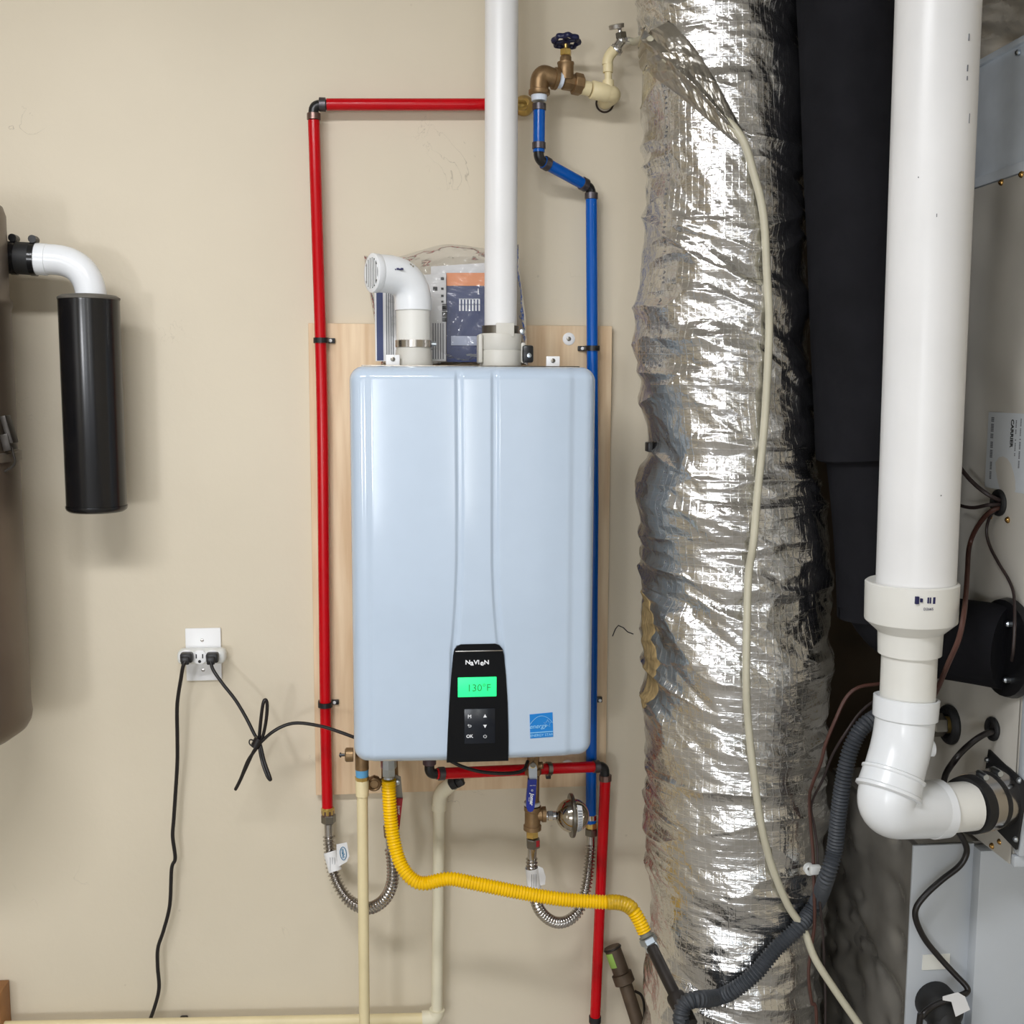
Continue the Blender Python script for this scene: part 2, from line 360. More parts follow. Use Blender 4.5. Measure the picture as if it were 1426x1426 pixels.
class MB:
    def __init__(s):
        s.v, s.f = [], []
    def add(s, vs, fs):
        o = len(s.v)
        s.v += [Vector(v) for v in vs]
        s.f += [tuple(i + o for i in f) for f in fs]
        return s
    def tube(s, pts, r, seg=14, cap=True):
        pts = [Vector(p) for p in pts]
        n = len(pts)
        rs = r if isinstance(r, (list, tuple)) else [r] * n
        d0 = (pts[1] - pts[0]).normalized()
        u, v, _ = frame(d0)
        vs, fs = [], []
        for i, p in enumerate(pts):
            d = (pts[min(i + 1, n - 1)] - pts[max(i - 1, 0)]).normalized()
            u = (u - d * u.dot(d)).normalized()
            v = d.cross(u)
            for k in range(seg):
                a = 2 * math.pi * k / seg
                vs.append(p + (u * math.cos(a) + v * math.sin(a)) * rs[i])
        for i in range(n - 1):
            for k in range(seg):
                a, b = i * seg + k, i * seg + (k + 1) % seg
                fs.append((a, b, b + seg, a + seg))
        if cap:
            fs.append(tuple(reversed(range(seg))))
            fs.append(tuple((n - 1) * seg + k for k in range(seg)))
        return s.add(vs, fs)
    def corr(s, pts, r, amp, pitch, seg=14, per=6):
        q, st = resample(pts, pitch / per)
        rs = [r + amp * math.cos(2 * math.pi * i * st / pitch) for i in range(len(q))]
        return s.tube(q, rs, seg)
    def lathe(s, p0, d, prof, seg=20, rot=0.0, cap=True):
        """prof: list of (distance along d, radius)"""
        p0 = Vector(p0)
        u, v, w = frame(d)
        vs, fs = [], []
        for (t, r) in prof:
            for k in range(seg):
                a = 2 * math.pi * k / seg + rot
                vs.append(p0 + w * t + (u * math.cos(a) + v * math.sin(a)) * max(r, 1e-5))
        n = len(prof)
        for i in range(n - 1):
            for k in range(seg):
                a, b = i * seg + k, i * seg + (k + 1) % seg
                fs.append((a, b, b + seg, a + seg))
        if cap:
            fs.append(tuple(reversed(range(seg))))
            fs.append(tuple((n - 1) * seg + k for k in range(seg)))
        return s.add(vs, fs)
    def nut(s, p0, d, L, r, seg=6, rot=0.0):
        c = r * 0.12
        return s.lathe(p0, d, [(0, r - c), (c, r), (L - c, r), (L, r - c)], seg, rot)
    def box(s, c, size, u=(1, 0, 0), v=(0, 1, 0), bev=0.0, segs=2):
        bm = bmesh.new()
        bmesh.ops.create_cube(bm, size=1.0)
        bmesh.ops.scale(bm, vec=size, verts=bm.verts)
        if bev:
            bmesh.ops.bevel(bm, geom=list(bm.edges), offset=bev, segments=segs, profile=0.5, affect='EDGES')
        u = Vector(u).normalized(); w = u.cross(Vector(v)).normalized(); v = w.cross(u)
        c = Vector(c)
        bm.verts.index_update()
        vs = [c + u * q.co.x + v * q.co.y + w * q.co.z for q in bm.verts]
        fs = [tuple(q.index for q in f.verts) for f in bm.faces]
        bm.free()
        return s.add(vs, fs)
    def span(s, x0, x1, y0, y1, z0, z1, bev=0.0, segs=2):
        return s.box(((x0+x1)/2, (y0+y1)/2, (z0+z1)/2), (abs(x1-x0), abs(y1-y0), abs(z1-z0)), bev=bev, segs=segs)
    def prism(s, poly, thick):
        """poly: world points (counter-clockwise from the viewer); thick: vector from the front to the back"""
        n = len(poly); t = Vector(thick)
        vs = [Vector(p) for p in poly] + [Vector(p) + t for p in poly]
        fs = [tuple(range(n)), tuple(reversed(range(n, 2 * n)))]
        fs += [(i, i + n, (i + 1) % n + n, (i + 1) % n) for i in range(n)]
        return s.add(vs, fs)
    def sphere(s, c, r, seg=20, rings=12, axis=(0, 0, 1), sc=1.0):
        prof = []
        for i in range(rings + 1):
            a = math.pi * i / rings
            prof.append((-r * sc * math.cos(a), r * math.sin(a)))
        return s.lathe(c, axis, prof, seg)
    def torus(s, c, axis, R, r, seg=24, seg2=8):
        u, v, w = frame(axis); c = Vector(c)
        vs, fs = [], []
        for i in range(seg):
            a = 2 * math.pi * i / seg
            e = u * math.cos(a) + v * math.sin(a)
            for k in range(seg2):
                b = 2 * math.pi * k / seg2
                vs.append(c + e * (R + r * math.cos(b)) + w * r * math.sin(b))
        for i in range(seg):
            for k in range(seg2):
                fs.append((i*seg2+k, ((i+1) % seg)*seg2+k, ((i+1) % seg)*seg2+(k+1) % seg2, i*seg2+(k+1) % seg2))
        return s.add(vs, fs)
    def text(s, body, o, u, v, size, thick=0.0003, align='CENTER', fn=None, space=1.0, bold=0.0, width=1.0, shear=0.0):
        cu = bpy.data.curves.new('lettering', 'FONT')
        cu.body = body; cu.size = size; cu.align_x = align; cu.align_y = 'CENTER'
        cu.space_character = space; cu.extrude = thick; cu.offset = bold; cu.shear = shear; cu.resolution_u = 3
        ob = bpy.data.objects.new('lettering', cu)
        me = bpy.data.meshes.new_from_object(ob)
        o = Vector(o); u = Vector(u).normalized(); v = Vector(v).normalized(); w = u.cross(v)
        if fn:
            vs = [fn(q.co.x * width, q.co.y, q.co.z) for q in me.vertices]
        else:
            vs = [o + u * q.co.x * width + v * q.co.y + w * q.co.z for q in me.vertices]
        s.add(vs, [tuple(p.vertices) for p in me.polygons])
        bpy.data.objects.remove(ob); bpy.data.curves.remove(cu); bpy.data.meshes.remove(me)
        return s
    def build(s, name, m, parent=None, smooth=35, label=None, kind=None, uv=None):
        c = sum(s.v, Vector()) / max(1, len(s.v))
        lo = Vector((min(q.x for q in s.v), min(q.y for q in s.v), min(q.z for q in s.v)))
        hi = Vector((max(q.x for q in s.v), max(q.y for q in s.v), max(q.z for q in s.v)))
        c = (lo + hi) / 2
        if parent is None:
            c.z = lo.z
        me = bpy.data.meshes.new(name)
        me.from_pydata([tuple(q - c) for q in s.v], [], s.f)
        me.update()
        bm = bmesh.new(); bm.from_mesh(me)
        bmesh.ops.recalc_face_normals(bm, faces=bm.faces)
        bm.to_mesh(me); bm.free()
        if smooth:
            for p in me.polygons:
                p.use_smooth = True
            me.set_sharp_from_angle(angle=math.radians(smooth))
        me.materials.append(m)
        ob = bpy.data.objects.new(name, me)
        COL.objects.link(ob)
        ob['wl'] = list(c)
        if parent is not None:
            ob.parent = parent
            ob.location = c - Vector(parent['wl'])
        else:
            ob.location = c
        if label: ob['label'] = label
        if kind: ob['kind'] = kind
        return ob

def tag(o, label, cat, group=None, kind=None):
    o['label'] = label; o['category'] = cat
    if group: o['group'] = group
    if kind: o['kind'] = kind
    return o
def thing(name, loc, label, cat, group=None):
    o = bpy.data.objects.new(name, None)
    o.empty_display_size = 0.02
    COL.objects.link(o)
    o.location = loc; o['wl'] = list(loc)
    return tag(o, label, cat, group)
def struct(o):
    o['kind'] = 'structure'; return o
X, Y, Z = Vector((1, 0, 0)), Vector((0, 1, 0)), Vector((0, 0, 1))
TOCAM = Vector((0, -1, 0))
# ================================================================== setting
XL, XR, YB, ZC = -3.4, 2.1, -6.0, 2.75
XA = P(1045, 900, 0).x                      # the back wall stops behind the foil duct; a dark recess beyond it is added to keep the gap dark
wall = struct(MB().span(XL, XA, 0.0, 0.12, 0, ZC).build('wall_back', WALL, smooth=0))
b = MB().span(XA - .1, XR, 0.75, 0.85, 0, ZC)
b.span(XA - .1, XA, .12, 0.75, 0, ZC)
struct(b.build('wall_shade_recess', SHADE_RECESS, smooth=0))
MB().tube([P(x, y, 0.0005) for x, y in ((853, 886), (857, 876), (861, 871), (868, 874), (874, 880), (882, 883))],
          0.0011, 6).build('crack', INKB, wall)
struct(MB().span(XL - 0.12, XL, YB, 0.12, 0, ZC).build('wall_left', WALL, smooth=0))
struct(MB().span(XR, XR + 0.12, YB, 0.85, 0, ZC).build('wall_right', WALL, smooth=0))
struct(MB().span(XL - 0.12, XR + 0.12, YB - 0.1, 0.85, -0.1, 0).build('floor', CONC, smooth=0))
struct(MB().span(XL - 0.12, XR + 0.12, YB - 0.1, 0.85, ZC, ZC + 0.1).build('ceiling', CEIL, smooth=0))
b = MB()
b.span(XL - 0.12, XR + 0.12, YB - 0.1, YB, 2.2, ZC)
b.span(XL - 0.12, -2.7, YB - 0.1, YB, 0, 2.2)
b.span(1.7, XR + 0.12, YB - 0.1, YB, 0, 2.2)
struct(b.build('wall_front', WALL, smooth=0))

# ================================================================== plywood backing board
c0, c1, c2, c3 = P(431, 448, .018), P(851, 456, .018), P(845, 1096, .018), P(438, 1106, .018)
bx0, bx1 = (c0.x + c3.x) / 2, (c1.x + c2.x) / 2
bz1, bz0 = (c0.z + c1.z) / 2, (c2.z + c3.z) / 2
th = thing('plywood_board', ((bx0 + bx1) / 2, -0.009, bz0), 'pale plywood backing board behind the white water heater', 'board')
MB().span(bx0, bx1, -0.018, -0.001, bz0, bz1, bev=0.0015).build('panel', PLY, th)
for px, py in ((792, 472), (790, 1066)):
    w = P(px, py, .018)
    q = MB().lathe(w, TOCAM, [(-.001, .0125), (.0015, .0125), (.0028, .0105), (.0028, .0045)], 24).build('washer', WHITEP, th)
    MB().lathe(w, TOCAM, [(.0, .0044), (.0034, .0044), (.0042, .0028)], 16).build('screw_head', STEEL_D, q)

# ================================================================== heater
HB, HF = .048, .30
fx0 = P(488.5, 800, HF).x; fx1 = P(831, 800, HF).x
fz1 = P(660, 510, HF).z; fz0 = P(660, 1064, HF).z
hx, hw = (fx0 + fx1) / 2, fx1 - fx0
heater = thing('water_heater', (hx, -.17, fz0), 'white wall-hung tankless water heater with black control panel', 'water heater')
# chassis behind the cover
MB().span(fx0 + .004, fx1 - .004, -.20, -HB, fz0 + .008, fz1 - .004, bev=.01).build('cabinet', HEATER_D, heater)
# the front cover: rounded edges, slightly bowed, with two shallow grooves that flare towards the control panel
def groove(yy, pts):
    return float(np.interp(yy, [p[0] for p in pts], [p[1] for p in pts]))
GL = [(500, 639), (700, 640.5), (780, 640), (830, 638), (880, 634.5), (900, 632), (1070, 630)]
GR = [(500, 689.5), (700, 689.5), (780, 689.5), (830, 691.5), (880, 695.5), (900, 698), (1070, 700)]
nu, nv = 190, 200
def edge_pos(n, a, b, rr):
    # denser near both ends
    t = np.linspace(-1, 1, n)
    t = np.sign(t) * (1 - (1 - np.abs(t)) ** 1.5)
    return a + (b - a) * (t + 1) / 2
xs = np.linspace(fx0, fx1, nu); zs = edge_pos(nv, fz0, fz1, .03)
xs = np.unique(np.concatenate([edge_pos(110, fx0, fx1, .03), np.linspace(P(620, 700, HF).x, P(712, 700, HF).x, 110)]))
nu = len(xs)
CR = .026                                    # corner radius seen from the front
def sm(t):
    t = min(max(t, 0), 1); return t * t * (3 - 2 * t)
def cover_depth(x, z):
    ex, ez = min(x - fx0, fx1 - x), min(z - fz0, fz1 - z)
    if ex < CR and ez < CR:
        e = CR - math.hypot(CR - ex, CR - ez)
    else:
        e = min(ex, ez)
    R = .022
    rnd = 0.0
    if e < R:
        k = (R - max(e, 0)) / R
        rnd = R * 1.5 * (1 - math.sqrt(max(0, 1 - k * k)))
    u = (x - hx) / (hw / 2)
    bow = .010 * u * u
    # outer flats step back softly
    for xe, s_ in ((P(514, 700, HF).x, 1), (P(796, 700, HF).x, -1)):
        bow += .0035 * sm(((xe - x) * s_) / .012 + .5)
    py = 1061 - (z - fz0) / (fz1 - fz0) * 551
    g = 0.0
    for G in (GL, GR):
        gx = P(groove(py, G), py, HF).x
        dd = abs(x - gx) / .0062
        if dd < 1.6:
            g += .0034 * (1 - sm((dd - .35) / 1.1))
    return HF - rnd - bow - g * sm(e / .02)
cv = MB()
vs, fs = [], []
for z in zs:
    for x in xs:
        ex, ez = min(x - fx0, fx1 - x), min(z - fz0, fz1 - z)
        X_, Z_ = x, z
        if ex < CR and ez < CR:               # pull the corner grid onto the rounded outline
            ddx, ddz = CR - ex, CR - ez
            m_ = max(ddx, ddz); h_ = math.hypot(ddx, ddz)
            if h_ > 1e-9:
                k = m_ / h_
                sx = -1 if x < hx else 1; sz = -1 if z < (fz0 + fz1) / 2 else 1
                X_ = (fx0 + CR if sx < 0 else fx1 - CR) + sx * ddx * k
                Z_ = (fz0 + CR if sz < 0 else fz1 - CR) + sz * ddz * k
        vs.append((X_, -cover_depth(X_, Z_), Z_))
for j in range(nv - 1):
    for i in range(nu - 1):
        a = j * nu + i
        fs.append((a, a + 1, a + nu + 1, a + nu))
# return edge of the cover
rim = [i for i in range(nu)] + [j * nu + nu - 1 for j in range(1, nv)] + [(nv - 1) * nu + i for i in range(nu - 2, -1, -1)] + [j * nu for j in range(nv - 2, 0, -1)]
base = len(vs)
for i in rim:
    q = vs[i]; vs.append((q[0], -.19, q[2]))
n_ = len(rim)
for i in range(n_):
    fs.append((rim[i], rim[(i + 1) % n_], base + (i + 1) % n_, base + i))
cv.add(vs, fs)
cover = cv.build('front_cover', HEATER, heater, smooth=60)
def HP(px, py, off=0.0):
    """point on the front cover seen at px, py, lifted by off"""
    d = HF
    for _ in range(3):
        p = P(px, py, d); d = cover_depth(p.x, p.z)
    return P(px, py, d + off)
# control panel
out = [(622, 1062), (623.5, 1020), (625.5, 980), (628.5, 940), (631, 912), (632.5, 905), (636, 900), (642, 897.5), (690, 896.5), (696, 899), (700, 904),
       (701.5, 911), (704.5, 940), (707, 980), (708, 1020), (708, 1059.5)]
dpan = HF + .0025
b = MB(); poly = [P(x, y, dpan) for x, y in reversed(out)]
b.prism(poly, (0, .016, 0))
panel = b.build('control_panel', PANEL_B, heater, smooth=0, label='glossy black control panel')
MB().box(P(667, 906.5, dpan + .0006), (S(66, 667, 906, HF), .002, S(1.6, 667, 906, HF)), bev=.0004).build('top_bevel', STEEL, panel)
sc_c = P(664.5, 956.5, dpan)
MB().box(sc_c + TOCAM * .0006, (S(54, 665, 956, HF), .002, S(28, 665, 956, HF)), bev=.0008).build('screen', SCREEN, panel, label='lit green screen reading 130 °F')
MB().text('130°F', sc_c + TOCAM * .0019 + X * .003 - Z * .002, X, Z, .0185, .0001).build('screen_digits', LCD_INK, panel, smooth=0)
b = MB()
for ch, px, sz in (('N', 651.5, .0108), ('a', 657.2, .0138), ('V', 662.6, .0108), ('I', 666.6, .0108), ('e', 671.2, .0138), ('N', 677.6, .0108)):
    q = P(px, 922.5, dpan + .0006)
    b.text(ch, q - Z * (.0011 if ch in 'ae' else 0), X, Z, sz, .0002, bold=.0003, width=1.02 if ch in 'ae' else 1.12)
b.build('lettering', WHITE_INK, panel, smooth=0, label='white NAVIEN lettering')
pad = MB().box(P(668, 1011, dpan + .0002), (S(43, 668, 1011, HF), .0018, S(50, 668, 1011, HF)), bev=.0008).build('button_pad', PAD_B, panel, label='dark blue-black button pad')
def dp(px, py): return P(px, py, dpan + .0014)
MB().text('M', dp(654, 998), X, Z, .0086, .0001, bold=.0002).build('button_symbol', WHITE_INK, panel, smooth=0)
MB().text('OK', dp(654, 1025.5), X, Z, .0082, .0001, bold=.0002).build('button_symbol', WHITE_INK, panel, smooth=0)
for cy, s_ in ((997, 1), (1011.5, -1)):
    q = dp(675.5, cy)
    MB().prism([q + Vector((-.0033, 0, -.0028 * s_)), q + Vector((.0033, 0, -.0028 * s_)), q + Vector((0, 0, .0032 * s_))][::s_], (0, .0008, 0)).build('button_symbol', WHITE_INK, panel, smooth=0)
q = dp(675.5, 1025.5)
b = MB().tube([q + Vector((.0028 * math.sin(a), 0, .0028 * math.cos(a))) for a in np.linspace(.6, 2 * math.pi - .6, 18)], .0004, 6)
b.tube([q + Z * .0006, q + Z * .0036], .0004, 6).build('button_symbol', WHITE_INK, panel)
q = dp(654, 1011)
b = MB().tube([q + Vector(p) for p in ((-.0032, 0, .0014), (.0012, 0, .0014), (.0028, 0, .0005), (.0028, 0, -.001), (.0012, 0, -.0019), (-.002, 0, -.0019))], .0005, 6)
b.tube([q + Vector(p) for p in ((-.0014, 0, .0032), (-.0034, 0, .0014), (-.0014, 0, -.0002))], .0005, 6).build('button_symbol', WHITE_INK, panel)
# energy sticker
sd = .0008
cs = [HP(x, y, sd) for x, y in ((738.5, 1028.5), (770.5, 1026), (769.5, 992), (737.5, 995))]
b = MB().prism(cs, (0, .002, 0))
stick = b.build('energy_sticker', BLUE_ST, heater, smooth=0, label='square blue energy rating sticker')
su = (cs[1] - cs[0]).normalized(); sv = (cs[3] - cs[0]).normalized()
so = (cs[0] + cs[2]) / 2 + TOCAM * .0006
w_ = (cs[1] - cs[0]).length; h_ = (cs[3] - cs[0]).length
b = MB()
b.text('ENERGY STAR', so - sv * h_ * .40, su, sv, h_ * .145, .0001, width=1.02)
b.text('energy', so - su * w_ * .16 - sv * h_ * .02, su, sv, h_ * .26, .0001, shear=.35)
b.box(so - sv * h_ * .275, (w_, .0003, h_ * .03), u=su, v=(0, 1, 0))
b.tube([so + su * (w_ * .5 * t) + sv * h_ * (.40 - .33 * t * t) for t in np.linspace(-.99, .99, 16)], .0004, 5)
star = []
for i in range(11):
    a = math.pi / 2 + i * math.pi / 5; r_ = h_ * (.17 if i % 2 == 0 else .075)
    star.append(so + su * (w_ * .27 + r_ * math.cos(a)) + sv * (h_ * .06 + r_ * math.sin(a)))
b.tube(star, .00035, 5)
b.build('sticker_print', mat('pale_blue_print', rgb(150, 210, 245), 0.5), stick, smooth=0)
# hanging tabs
for px, py in ((547, 501), (770, 503)):
    p = P(px, py, .20)
    q = MB().span(p.x - .0125, p.x + .0125, -.2015, -.1995, fz1 - .01, p.z + .009, bev=.0009).build('mounting_tab', WHITEP, heater)
    MB().lathe(Vector((p.x, -.2015, p.z + .001)), TOCAM, [(0, .0042), (.0016, .004), (.0022, .0025)], 14).build('tab_screw', STEEL_D, q)
MB().span(fx0 + .02, fx1 - .02, -.21, -.19, fz1 - .004, fz1 + .0025, bev=.001).build('top_flange', STEEL_D, heater)
# exhaust collar (right) and intake collar (left)
DV = .165
ec = P(697, 506, DV); r = lambda w: S(w / 2, 697, 490, DV)
zz = lambda y: P(697, y, DV).z
e0 = Vector((ec.x, -DV, fz1 - .01))
h = lambda y: zz(y) - e0.z
col = MB().lathe(e0, Z, [(0, r(58)), (h(490), r(58)), (h(488), r(56)), (h(486), r(58)), (h(467), r(58)), (h(465), r(56)), (h(465), r(45))], 32)
col.box(Vector((P(668, 488, DV).x, -DV, (zz(505) + zz(467)) / 2)), (S(6, 690, 490, DV), .05, zz(467) - zz(507)), bev=.003)
col.box(Vector((P(727, 490, DV).x, -DV, (zz(505) + zz(478)) / 2)), (S(6, 690, 490, DV), .04, zz(478) - zz(507)), bev=.003)
for fx in (-1, 1):
    cx_ = ec.x + fx * r(46)
exc = col.build('exhaust_collar', GREYP, heater, label='light grey exhaust collar')
MB().box(Vector((P(701, 460, DV).x, -DV - r(47), (zz(469) + zz(452)) / 2)), (S(25, 701, 460, DV), .008, zz(451) - zz(470)), bev=.0015).build('collar_tab', GREYP, exc)
MB().lathe(Vector((ec.x, -DV, zz(466))), Z, [(0, r(50)), (.0005, r(52)), (zz(454) - zz(466), r(52)), (zz(454) - zz(466), r(46))], 32).build('band_clamp', STEEL_D, exc)
q = P(727, 462, DV + .02)
MB().lathe(q, TOCAM, [(0, .005), (.008, .005), (.009, .003)], 14).build('clamp_screw', ZINC, exc)
# black sensor clip on the top right
q = P(735, 493, .19)
b = MB().box(q, (S(15, 735, 493, .19), .018, S(24, 735, 493, .19)), bev=.004)
clip = b.build('sensor_clip', BLACKP, heater, label='black sensor clip')
MB().lathe(P(737, 495, .1995), TOCAM, [(0, .0042), (.0015, .0042), (.002, .0022)], 14).build('clip_screw', ZINC, clip)
ic = P(576, 500, DV); ri = lambda w: S(w / 2, 576, 480, DV); zi = lambda y: P(576, y, DV).z
hi_ = lambda y: zi(y) - (fz1 - .01)
inc = MB().lathe(Vector((ic.x, -DV, fz1 - .01)), Z, [(0, ri(53)), (hi_(503), ri(53)), (hi_(486), ri(48)), (hi_(472), ri(47)), (hi_(472), ri(40))], 32).build('intake_collar', GREYP, heater, label='light grey intake collar')
MB().lathe(Vector((ic.x, -DV, zi(484))), Z, [(0, ri(49)), (.0004, ri(51)), (zi(474) - zi(484), ri(51)), (zi(474) - zi(484), ri(47))], 32).build('band_clamp', STEEL, inc)
MB().lathe(P(603, 479, DV), X, [(-.006, .004), (.006, .004)], 10).build('clamp_screw', ZINC, inc)

# ---- fittings under the heater that belong to it
q = P(489, 1051, .19)
b = MB().lathe(q + X * .004, -X, [(0, .013), (.006, .0135), (.013, .0135), (.0155, .011)], 18)
dvv = b.build('drain_valve', BRONZE, heater, label='small bronze drain valve')
b = MB().lathe(q - X * .0115, -X, [(0, .0028), (.011, .0028)], 10)
b.box(q - X * .020, (.003, .004, .009), bev=.0008)
b.build('drain_pin', BLACKP, dvv)

# ================================================================== exhaust and intake pipes
pz = lambda y, px=691: P(px, y, DV).z
ztop = ZC - .005
b = MB(); rp_ = S(22.6, 697, 450, DV)
vp = MB().tube([Vector((ec.x, -DV, zz(468))), Vector((ec.x, -DV, ztop))], rp_, 40).build('exhaust_pipe', PVC)
tag(vp, 'tall white plastic exhaust pipe rising from the heater past the red pipe', 'pipe')
# intake elbow
r2 = S(24, 576, 440, DV)
t2 = thing('intake_elbow', (ic.x, -DV, zi(474)), 'short white plastic intake elbow with slotted mouth on the heater', 'elbow pipe')
MB().lathe(Vector((ic.x, -DV, zi(476))), Z, [(0, r2 * .985), (zi(431) - zi(476), r2 * .985)], 36).build('pipe', PVC_OLD, t2)
p0 = Vector((ic.x, -DV, zi(432))); p1 = Vector((ic.x - .001, -DV, zi(384)))
p2 = P(518, 380, DV + .035)
dirm = (p2 - p1).normalized()
path = fillet([p0, p1, p2], .052, 14)
b = MB().tube(path, r2 * 1.07, 36)
b.lathe(p2, dirm, [(-.012, r2 * 1.07), (-.011, r2 * 1.1), (0, r2 * 1.1), (.001, r2 * 1.04), (.001, r2 * .86)], 36)
elb = b.build('elbow', PVC_ELB, t2, smooth=50)
uu, vv, ww = frame(dirm)
MB().lathe(p2, dirm, [(-.003, r2 * .86), (.0014, r2 * .86)], 32).build('mouth_back', mat('vent_shadow_grey', rgb(64, 66, 64), .7), t2)
b = MB()
side = dirm.cross(Z).normalized()
for i in range(-3, 4):
    o_ = i * r2 * .25
    hh = math.sqrt(max(0, (r2 * .86) ** 2 - o_ * o_))
    b = MB().box(p2 + dirm * .0014 + side * o_, (r2 * .13, .0012, hh * 2), u=side, v=dirm)
    b.build('slat', PVC_ELB, t2)
for px, py, sc in ((549, 377, 1), (572, 371, 1)):
    pass
mk = MB()
for k, (a, bb) in enumerate(((-.011, 0), (-.007, .001), (-.002, -.0005), (.003, .0006), (.007, 0), (.010, .001))):
    o_ = P(551 + k * .2, 377.5, DV + .018) + X * a + Z * bb
    mk.box(o_ + TOCAM * (r2 * 1.07 - .0035), (.0045, .008, .0024 + .001 * (k % 2)), bev=.0004)
mk.build('ink_stamp', INK, t2, kind='stuff')
b = MB()
for px, py, w, hh_ in ((571, 369.5, .007, .004), (575, 371, .004, .005), (571.5, 377, .003, .006)):
    b.sphere(P(px, py, DV + .0285), w / 2, 10, 6, axis=(0, 1, 0), sc=.5)
b.build('glue_smear', mat('dried_glue', rgb(128, 122, 104), .5), t2, kind='stuff')

# ================================================================== manuals in a clear bag behind the pipes
def slab(name, poly, d, thick, m, parent):
    return MB().prism([P(x, y, d) for x, y in poly], (0, thick, 0)).build(name, m, parent, smooth=0)
mA = thing('manual', P(565, 503, .06), 'white manual with a navy spine strip, in the bag behind the intake elbow', 'manual', 'manuals in the clear bag')
slab('cover', [(523, 503), (621, 503), (621, 381), (521, 386)], .066, .006, PAPER, mA)
slab('spine_strip', [(525, 502), (534, 502), (533, 404), (524, 404)], .0668, .0005, NAVY, mA)
b = MB()
for x_ in (538, 541, 544, 547, 603, 606.5, 610, 613.5, 617):
    y0_, y1_ = (405, 500) if x_ < 600 else (450, 500)
    p, q = P(x_, y0_, .0668), P(x_, y1_, .0668)
    b.span(p.x - .0009, p.x + .0009, -.0668, -.066, q.z, p.z)
b.build('text_lines', INKG, mA, smooth=0, kind='stuff')
b = MB()
for i in range(9):
    y_ = 424 + i * 2.8
    p = P(619, y_, .0672); hgt = .0016 + .0014 * ((i * 7) % 3)
    b.span(p.x - .0045, p.x + .0045, -.0672, -.066, p.z - hgt / 2, p.z + hgt / 2)
for (x_, y_, s_) in ((616, 388, 1), (616, 402, .8), (616, 412, .8), (606, 402, 1.4), (616, 420, .7)):
    p = P(x_, y_, .0672); b.span(p.x - .003 * s_, p.x + .003 * s_, -.0672, -.066, p.z - .0026 * s_, p.z + .0026 * s_)
b.build('barcode', INKB, mA, smooth=0, kind='stuff')
mB = thing('manual', P(665, 503, .055), 'navy manual with an orange top band, in the bag left of the exhaust pipe', 'manual', 'manuals in the clear bag')
slab('cover', [(622, 504), (724, 504), (712, 380), (621.5, 380)], .058, .006, NAVY, mB)
slab('top_band', [(621.8, 398), (714, 398), (712, 380), (621.6, 380)], .0588, .0005, ORANGE, mB)
b = MB()
for i in range(7):
    for (y0_, y1_) in ((417, 423.5), (424.5, 433)):
        p, q = P(640.5 + i * 4.5, y0_, .0588), P(640.5 + i * 4.5, y1_, .0588)
        b.span(p.x - .0017, p.x + .0013, -.0588, -.058, q.z, p.z)
p, q = P(639, 416, .0588), P(668, 416, .0588); b.span(p.x, q.x, -.0588, -.058, p.z - .0006, p.z + .0003)
p, q = P(666, 402, .0588), P(666, 410, .0588); b.span(p.x - .001, p.x + .001, -.0588, -.058, q.z, p.z)
b.build('text_lines', WHITE_INK, mB, smooth=0, kind='stuff')
slab('back_sheet', [(600, 400), (720, 400), (706, 364), (600, 371)], .049, .002, PAPER, mB)
p, q = P(628, 481, .0594), P(664, 468, .0594)
b = MB().span(p.x, q.x, -.061, -.058, p.z, q.z, bev=.001)
b.build('parts_card', mat('pale_blue_card', rgb(176, 184, 206), .5), mB)
b = MB()
bag_pts = [(507, 372), (519, 357), (560, 352), (640, 347), (712, 340), (722, 338), (723, 365), (728, 410), (736, 455), (733, 506), (620, 508), (530, 508), (523, 460), (516, 420)]
# crumpled film: front and back sheets joined round the rim
def bagpt(u, v, front):
    # bilinear in the outline's corner frame
    l = np.interp(v, [0, .25, .5, .75, 1], [507, 512, 519, 525, 531]); rr_ = np.interp(v, [0, .3, .6, 1], [722, 725, 732, 735])
    t_ = 356 - 18 * u + 6 * math.sin(u * 9); bt = 508
    x_, y_ = l + (rr_ - l) * u, t_ + (bt - t_) * v
    e = min(u, 1 - u, v, 1 - v)
    w = (math.sin(u * 17 + v * 5) + math.sin(v * 13 - u * 8 + 1) + .8 * math.sin(u * 41 + v * 23) + .8 * abs(math.sin(u * 19 - v * 31 + 2 * math.sin(v * 9)))) * .003
    d_ = .045 + (1 if front else -1) * (.026 * min(1, (e / .16)) ** .6 + (w if front else 0) * min(1, e / .1))
    return P(x_, y_, max(d_, .02))
vs, fs = [], []
NU, NV = 90, 70
for side_ in (True, False):
    o_ = len(vs)
    for j in range(NV):
        for i in range(NU):
            vs.append(bagpt(i / (NU - 1), j / (NV - 1), side_))
    for j in range(NV - 1):
        for i in range(NU - 1):
            a = o_ + j * NU + i
            fs.append((a, a + 1, a + NU + 1, a + NU) if side_ else (a, a + NU, a + NU + 1, a + 1))
bag = MB().add(vs, fs).build('plastic_bag', FILM, smooth=80)
tag(bag, 'crumpled clear plastic bag holding the manuals above the heater', 'bag')

